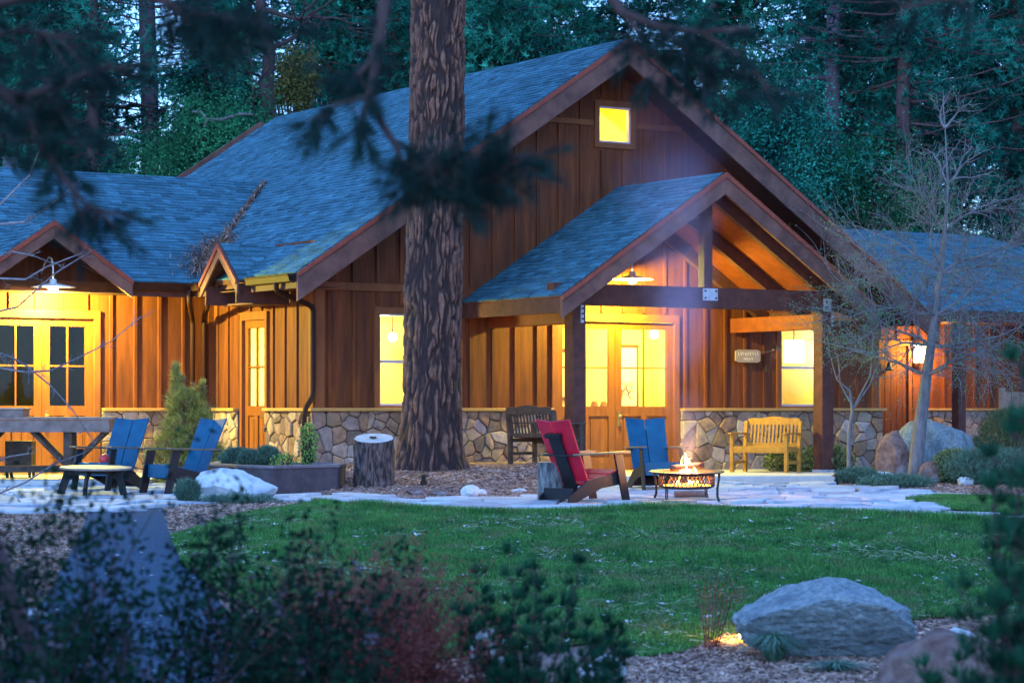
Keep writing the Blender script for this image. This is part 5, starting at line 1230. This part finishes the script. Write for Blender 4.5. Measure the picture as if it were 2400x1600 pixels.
# ---- fire pit
def fire_pit(x, y, g):
    root = empty('fire_pit', (x, y, g)); root.rotation_euler[0] = R(2.2)
    tag(root, 'round black iron fire bowl with lattice sides and curved legs, lit', 'fire pit')
    mb = MB(); mb.lathe([(.34,.352),(.455,.352),(.468,.345),(.455,.336),(.34,.338)], n=56); mb.build('rim', m_iron, root)
    mb = MB(); mb.lathe([(.335,.35),(.335,.305),(.342,.305),(.342,.35)], n=56); mb.lathe([(.335,.185),(.342,.185),(.342,.165),(.30,.145),(.002,.13),(.002,.142),(.30,.158),(.335,.175)], n=56); mb.build('bowl', m_rust, root)
    mb = MB(); n = 44
    for i in range(n):
        a0 = 2*math.pi*i/n; a1 = 2*math.pi*(i+1.6)/n
        if i % 11 in (4, 5): continue
        for (p, q) in ((a0, a1), (a1, a0)):
            am = (p+q)/2; mb.beam((.34*math.cos(p), .34*math.sin(p), .185), (.34*math.cos(am), .34*math.sin(am), .245), .014, .012, up=(math.cos(am), math.sin(am), 0)); mb.beam((.34*math.cos(am), .34*math.sin(am), .245), (.34*math.cos(q), .34*math.sin(q), .305), .014, .012, up=(math.cos(am), math.sin(am), 0))
    tag(mb.build('lattice', m_rust, root), kind='stuff')
    for i in range(4):
        a = R(45+90*i+8); c, s = math.cos(a), math.sin(a)
        for o in (-.012, .012):
            mb = MB(); mb.tube([((r_)*c-o*s, (r_)*s+o*c, z) for r_, z in ((.47,.345),(.465,.27),(.445,.16),(.445,.06),(.47,.0))], .0085, 6); mb.build('leg', m_iron, root)
    mb = MB(); mb.lathe([(.002,.165),(.30,.175),(.002,.20)], n=40); mb.build('ember_bed', m_ember, root)
    # logs
for_logs = []
def firelogs(x, y, g):
    for i, (a, b, r_) in enumerate((((-.20,-.04,.385),(.21,.03,.425),.038), ((-.17,.10,.27),(.18,-.12,.28),.045), ((-.05,-.18,.25),(.06,.2,.26),.045))):
        mb = MB(); A, B = Vector(a), Vector(b); pts = [A.lerp(B, t/6) for t in range(7)]; rr_ = [r_*(1+.12*math.sin(t*2.3+i)) for t in range(7)]
        mb.tube(pts, rr_, 12); o = mb.build('firewood_log', m_char, smooth=True); o.location = (x, y, g); tag(o, ('charred log lying across the top of the flames', 'charred log low in the left of the fire bowl', 'charred log low in the middle of the fire bowl')[i], 'log')
m_char = pm('charred_wood', (.03,.018,.018), (.09,.05,.045), (14,14,14), 7, .9, .7)
fx, fy, fg = gpos(1609, 29.6); fg += .035
fire_pit(fx, fy, fg); firelogs(fx, fy, fg)
def flames():
    rg = random.Random(6); root = empty('flames', (fx, fy, fg+.19)); tag(root, 'orange and yellow flames rising around the logs in the fire bowl', 'fire')
    for i in range(26):
        a = rg.uniform(0, 6.28); r_ = rg.uniform(0, .20)*(.4+.6*rg.random()); px, py = r_*math.cos(a), r_*math.sin(a)*.8; h = rg.uniform(.12, .40)*(1.15-r_*2.8); w = rg.uniform(.012, .032); ph = rg.uniform(0, 6)
        pts = []; rad = []
        for k in range(9):
            t = k/8; pts.append((px*(1-t*.5)+.025*t*math.sin(ph+t*6), py*(1-.4*t)+.02*t*math.cos(ph+t*5), h*t)); rad.append(max(.0012, w*(math.sin(math.pi*min(1, t*.85+.12))**1.3)*(1-t*.55)))
        mb = MB(); mb.tube(pts, rad, 7); mb.build('flame', m_flame2 if i % 3 == 0 else m_flame, root, smooth=True)
flames()
lamp('fire_light', (fx, fy, fg+.52), 45, (1, .42, .14), .12); lamp('fire_light', (fx, fy-.05, fg+.26), 6, (1, .40, .08), .1)
p = gpt(1592, 1178, .035); mb = MB(); mb.box(-.19, .19, -.11, .11, 0, .035); o = mb.build('wood_board', m_tabletop, bevel=.004); o.location = p; o.rotation_euler[2] = .1; tag(o, 'flat piece of board lying under the fire pit', 'board')
p = gpt(1618, 1165, .035); mb = MB(); mb.tube([(-.2, 0, .04), (.02, .02, .045), (.2, .05, .04)], .04, 9); o = mb.build('firewood_log', m_oldwood); o.location = p; tag(o, 'split firewood piece on the paving beneath the fire bowl', 'log')

# ---- barn lamps
def barn_lamp(loc, wall, lab, power, z_up=.42):
    root = empty('barn_lamp', loc); tag(root, lab, 'lamp', 'gooseneck barn lamps')
    mb = MB(); mb.lathe([(.02,.13),(.05,.12),(.06,.06),(.12,.045),(.345,.0),(.352,-.008),(.34,-.004),(.12,.036),(.05,.05),(.02,.11)], n=40); mb.build('lamp_shade', m_white, root, smooth=True)
    mb = MB(); w = Vector(wall)-Vector(loc); mb.tube([(0, 0, .12), (0, 0, z_up*.75), w*.12+Vector((0, 0, z_up)), w*.35+Vector((0, 0, z_up*.95)), w*.7+Vector((0, 0, z_up*.55)), w+Vector((0, 0, 0))], .014, 8); mb.build('gooseneck', m_white, root, smooth=True)
    mb = MB(); mb.lathe([(.0,.05),(.04,.04),(.075,.01),(.08,-.03),(.055,-.065),(.0,-.08)], n=20); mb.build('bulb', m_bulb, root, smooth=True)
    l = lamp('bulb_light', (0, 0, -.13), power*.85, (1, .93, .12), .05, root)
LB = loc2w(.20, -.75, 3.27); k = loc2w(.20, .0, 3.75)
# porch lamp position read against the photo: hangs by the doors just above the tie beam
barn_lamp(LB, k, 'white disc barn lamp glowing above the porch double doors', 240, .35)
LE = loc2w(-8.32, 3.0, 3.07); k = loc2w(-8.32, 3.5, 3.3)
barn_lamp(LE, k, 'white disc barn lamp glowing under the left entry gable', 470, .42)
# entry lantern on the right wing
def lantern():
    p = loc2w(11.07, 4.36, 2.30); root = empty('wall_lantern', p, TH); tag(root, 'lit rectangular wall lantern beside the right wing door', 'lantern')
    mb = MB(); mb.box(-.085, .085, -.085, .085, -.19, .19); mb.build('lantern_glass', m_shade, root)
    mb = MB()
    for sx in (-.09, .09):
        for sy in (-.09, .09): mb.box(sx-.007, sx+.007, sy-.007, sy+.007, -.2, .2)
    mb.box(-.10, .10, -.10, .10, .195, .215); mb.box(-.10, .10, -.10, .10, -.215, -.195); mb.box(-.02, .02, .1, .14, -.05, .05); mb.build('lantern_cage', m_iron, root)
    lamp('lantern_light', (0, -.3, 0), 60, (1, .62, .08), .1, root)
lantern()
p = loc2w(10.27, 4.4, 2.0); root = empty('hanging_bell', p, TH); tag(root, 'small dark bell hanging on the right wing door', 'bell')
mb = MB(); mb.lathe([(.01,.12),(.03,.11),(.045,.05),(.06,0),(.095,-.06),(.09,-.065),(.05,0)], n=24); mb.build('bell_body', m_iron, root, smooth=True); mb = MB(); mb.tube([(0, 0, .12), (0, .02, .2), (0, .1, .2)], .01, 6); mb.build('bracket', m_brass, root)
# sign on the gable wall
p = loc2w(3.12, -.06, 2.06); root = empty('wall_sign', p, TH); tag(root, 'pale board sign with two lines of lettering on the dark wall', 'sign')
mb = MB(); mb.prism(chaikin([(-.27,-.11),(.27,-.11),(.27,.11),(-.27,.11)], .12), lambda a, z, d: (a, -d, z), 0, .025); mb.build('board', m_sign, root)
def text(txt, size, loc, mat, parent, ext=.002):
    c = bpy.data.curves.new('lettering', 'FONT'); c.body = txt; c.size = size; c.align_x = 'CENTER'; c.align_y = 'CENTER'; c.extrude = ext
    o = bpy.data.objects.new('lettering', c); COL.objects.link(o); c.materials.append(mat); o.parent = parent; o.location = loc; o.rotation_euler = (R(90), 0, 0); return o
mb = MB(); rg = random.Random(2)
for z0, x0, x1, hh, st in ((.035, -.21, .21, .03, .052), (-.05, -.09, .11, .02, .036)):
    x_ = x0
    while x_ < x1:
        a_ = rg.choice((0, .4, -.4, .0)); mb.beam((x_-a_*hh, -.027, z0-hh), (x_+a_*hh, -.027, z0+hh), .007, .004, up=(0, 1, 0)); mb.beam((x_+.006, -.027, z0+hh*rg.choice((-.9, 0, .9))), (x_+st*.55, -.027, z0+hh*rg.choice((-.9, 0, .9))), .007, .004, up=(0, 1, 0)); x_ += st
mb.build('lettering', m_paint, root)
# landscape lights
def path_light(u, Y, lab):
    x, y, g = gpos(u, Y); root = empty('path_light', (x, y, g)); tag(root, lab, 'path light', 'low garden path lights')
    mb = MB(); mb.lathe([(.002,.17),(.03,.165),(.085,.14),(.09,.13),(.03,.125)], n=24); mb.build('cap', m_iron, root); mb = MB(); mb.lathe([(.03,.13),(.032,.08),(.05,.07),(.045,.02),(.02,.01),(.015,-.05)], n=16); mb.build('stem', m_iron, root)
path_light(993, 33.4, 'small dark path light in the mulch below the big trunk'); path_light(1962, 36.6, 'small dark path light at the right corner of the slab')
x, y, g = gpos(1745, 17.75); root = empty('garden_spotlight', (x, y, g)); tag(root, 'small glowing garden light at the back left of the foreground boulder', 'garden light')
mb = MB(); mb.lathe([(.0,.13),(.04,.12),(.045,.06),(.035,.03)], n=16); mb.build('glow_lens', m_pathlight, root); mb = MB(); mb.lathe([(.012,.05),(.012,-.06)], n=8); mb.build('stake', m_iron, root)
lamp('spot_glow', (-.1, .05, .12), 3.2, (1, .62, .08), .04, root)
# lobby: framed pictures, small table
def picture(a, b, z, w, h, lab, seed):
    p = loc2w(a, b, z); root = empty('framed_picture', p, TH); tag(root, lab, 'picture'); mb = MB(); mb.box(-w/2, w/2, -.02, 0, -h/2, h/2); mb.build('frame', m_trim, root); mb = MB(); mb.box(-w/2+.05, w/2-.05, -.026, -.021, -h/2+.06, h/2-.06); mb.build('print', m_white, root)
    rg = random.Random(seed); mb = MB()
    for k in range(9): mb.tube([(rg.uniform(-w*.3, w*.3), -.03, rg.uniform(-h*.35, -h*.02)) for _ in range(3)], .006, 5)
    mb.build('drawing', m_oldwood, root)
picture(2.12, 2.17, 1.72, .56, 1.15, 'framed print on the lobby wall seen through the right door leaf', 1)
picture(.95, 2.17, 1.75, .5, .9, 'framed print on the lobby wall seen through the left door leaf', 2)
for nm, a, b, z, r_ in (('glowing ceiling globe inside the lobby behind the right door leaf', 2.05, 1.2, 2.45, .075), ('glowing ceiling globe inside the left window beside the big trunk', -3.45, .75, 2.3, .07)):
    p = loc2w(a, b, z); root = empty('globe_lamp', p, TH); tag(root, nm, 'lamp')
    mb = MB(); mb.lathe([(r_*math.sin(math.pi*i/10)+.001, r_*math.cos(math.pi*i/10)) for i in range(11)], n=20); mb.build('globe', emis('globe_glow', (1,.88,.5), 14), root, smooth=True)
    mb = MB(); mb.box(-.008, .008, -.008, .008, r_, 2.94-z); mb.build('cord', m_iron, root)
p = loc2w(1.5, 1.8, .12); root = empty('lobby_table', p, TH); tag(root, 'side table inside the lobby behind the right door leaf', 'table')
mb = MB(); mb.box(-.6, .6, -.25, .25, .98, 1.02); mb.build('table_top', m_trim, root)
for sx in (-.55, .55):
    for sy in (-.2, .2): mb = MB(); mb.box(sx-.025, sx+.025, sy-.025, sy+.025, 0, .98); mb.build('leg', m_trim, root)
for i, dx in enumerate((-.3, -.1, .2)):
    p = loc2w(1.5+dx, 1.8, 1.14); mb = MB(); mb.lathe([(.0,0),(.05,0),(.07,.06),(.05,.13),(.03,.15)], n=16); o = mb.build('jar', m_teak); o.location = p; tag(o, ('leftmost', 'middle', 'rightmost')[i]+' of three small jars on the lobby side table', 'jar')
# roof vent pipe
m_vent = pm('vent_metal', (.07,.09,.12), (.12,.15,.19), (9,9,9), 4, .5, .05, metal=.3)
p = loc2w(-11.6, 6.5, 0); q = at(27, 395, 44.5); root = empty('chimney_cap', (q.x, 44.5, q.z-.45)); tag(root, 'square metal chimney vent above the left wing ridge', 'vent')
mb = MB(); mb.box(-.10, .10, -.10, .10, -.3, .42); mb.build('flue', m_vent, root); mb = MB()
for k in range(7): mb.box(-.13+k*.04, -.11+k*.04, -.13, -.11, .42, .62)
mb.box(-.10, .10, -.10, .10, .42, .62); mb.build('vent_cage', m_vent, root); mb = MB(); mb.box(-.16, .16, -.16, .16, .62, .645); mb.build('vent_lid', m_vent, root)
# things seen through the right-hand window
p = loc2w(5.42, 1.5, 2.2); root = empty('paper_lantern', p, TH); tag(root, 'glowing white box lamp inside the right window', 'lamp')
mb = MB(); mb.box(-.15, .15, -.12, .12, -.2, .2); mb.build('lamp_shade', emis('lit_shade', (1,.9,.6), 5), root, bevel=.01); mb = MB(); mb.box(-.01, .01, -.01, .01, .2, .7); mb.build('cord', m_iron, root)
p = loc2w(5.05, 2.1, .3); root = empty('tall_cabinet', p, TH); tag(root, 'wooden cabinet inside the right window, below the box lamp', 'cabinet')
mb = MB(); mb.box(-.5, .32, -.2, .2, 0, 1.45); mb.build('cabinet_body', m_cap, root, bevel=.01); mb = MB(); mb.box(-.45, -.1, -.215, -.2, .1, 1.38); mb.box(-.06, .27, -.215, -.2, .1, 1.38); mb.build('cabinet_door', m_teak, root)
# fence at far right
x0 = at(2350, 960, 41).x; root = empty('board_fence', (x0, 41, gz(x0, 41))); tag(root, 'grey vertical board fence at the right edge beyond the wing', 'fence')
mb = MB()
for k in range(22): mb.box(k*.15, k*.15+.138, -.02, 0, 0, 1.28+.015*math.sin(k*3), random.random())
mb.build('pickets', m_oldwood, root)
for k in range(3): mb = MB(); mb.box(k*1.5-.05, k*1.5+.05, .0, .1, 0, 1.35); mb.build('post', m_oldwood, root)
# smoke drifting up from the fire
def smoke():
    mb = MB(); pts = []; rad = []
    for i in range(13):
        t = i/12; p = Vector((fx, fy, fg+.45)).lerp(Vector((fx+.10, fy+6.2, 6.2)), t); pts.append(p); rad.append(.22+1.35*t)
    mb.tube(pts, [r_*1.0 for r_ in rad], 20); o = mb.build('smoke', None); m = bpy.data.materials.new('smoke'); m.use_nodes = True; n = m.node_tree; n.nodes.clear()
    v = n.nodes.new('ShaderNodeVolumePrincipled'); out = n.nodes.new('ShaderNodeOutputMaterial'); v.inputs['Color'].default_value = (.58, .58, .95, 1)
    g = n.nodes.new('ShaderNodeNewGeometry'); no = n.nodes.new('ShaderNodeTexNoise'); no.inputs['Scale'].default_value = 1.1; no.inputs['Detail'].default_value = 4; no.inputs['Distortion'].default_value = .6
    mr = n.nodes.new('ShaderNodeMapRange'); mr.inputs[1].default_value = .42; mr.inputs[2].default_value = .72; mr.inputs[4].default_value = .38
    A = pts[0]; ax = (pts[-1]-pts[0]); ln = ax.length; ax.normalize(); N = n.nodes.new; K = n.links.new
    s1 = N('ShaderNodeVectorMath'); s1.operation = 'SUBTRACT'; s1.inputs[1].default_value = A; K(g.outputs['Position'], s1.inputs[0])
    dt = N('ShaderNodeVectorMath'); dt.operation = 'DOT_PRODUCT'; dt.inputs[1].default_value = ax; K(s1.outputs[0], dt.inputs[0])
    cr = N('ShaderNodeVectorMath'); cr.operation = 'CROSS_PRODUCT'; cr.inputs[1].default_value = ax; K(s1.outputs[0], cr.inputs[0])
    le = N('ShaderNodeVectorMath'); le.operation = 'LENGTH'; K(cr.outputs[0], le.inputs[0])
    rd = N('ShaderNodeMapRange'); rd.inputs[1].default_value = 0; rd.inputs[2].default_value = ln; rd.inputs[3].default_value = .22; rd.inputs[4].default_value = 1.5; K(dt.outputs['Value'], rd.inputs[0])
    q_ = N('ShaderNodeMath'); q_.operation = 'DIVIDE'; K(le.outputs['Value'], q_.inputs[0]); K(rd.outputs[0], q_.inputs[1])
    fo = N('ShaderNodeMapRange'); fo.interpolation_type = 'SMOOTHSTEP'; fo.inputs[1].default_value = .1; fo.inputs[2].default_value = .92; fo.inputs[3].default_value = 1; fo.inputs[4].default_value = 0; K(q_.outputs[0], fo.inputs[0])
    en = N('ShaderNodeMapRange'); en.inputs[1].default_value = ln*.10; en.inputs[2].default_value = ln*.88; en.inputs[3].default_value = 1.9; en.inputs[4].default_value = 0; K(dt.outputs['Value'], en.inputs[0])
    m1 = N('ShaderNodeMath'); m1.operation = 'MULTIPLY'; K(fo.outputs[0], m1.inputs[0]); K(en.outputs[0], m1.inputs[1])
    m2 = N('ShaderNodeMath'); m2.operation = 'MULTIPLY'; K(m1.outputs[0], m2.inputs[0])
    K(g.outputs['Position'], no.inputs[0]); K(no.outputs[0], mr.inputs[0]); K(mr.outputs[0], m2.inputs[1]); K(m2.outputs[0], v.inputs['Density']); n.links.new(v.outputs[0], out.inputs['Volume'])
    o.data.materials.clear(); o.data.materials.append(m); tag(o, kind='stuff')
SC.cycles.volume_step_rate = 3; SC.cycles.volume_max_steps = 48
smoke()
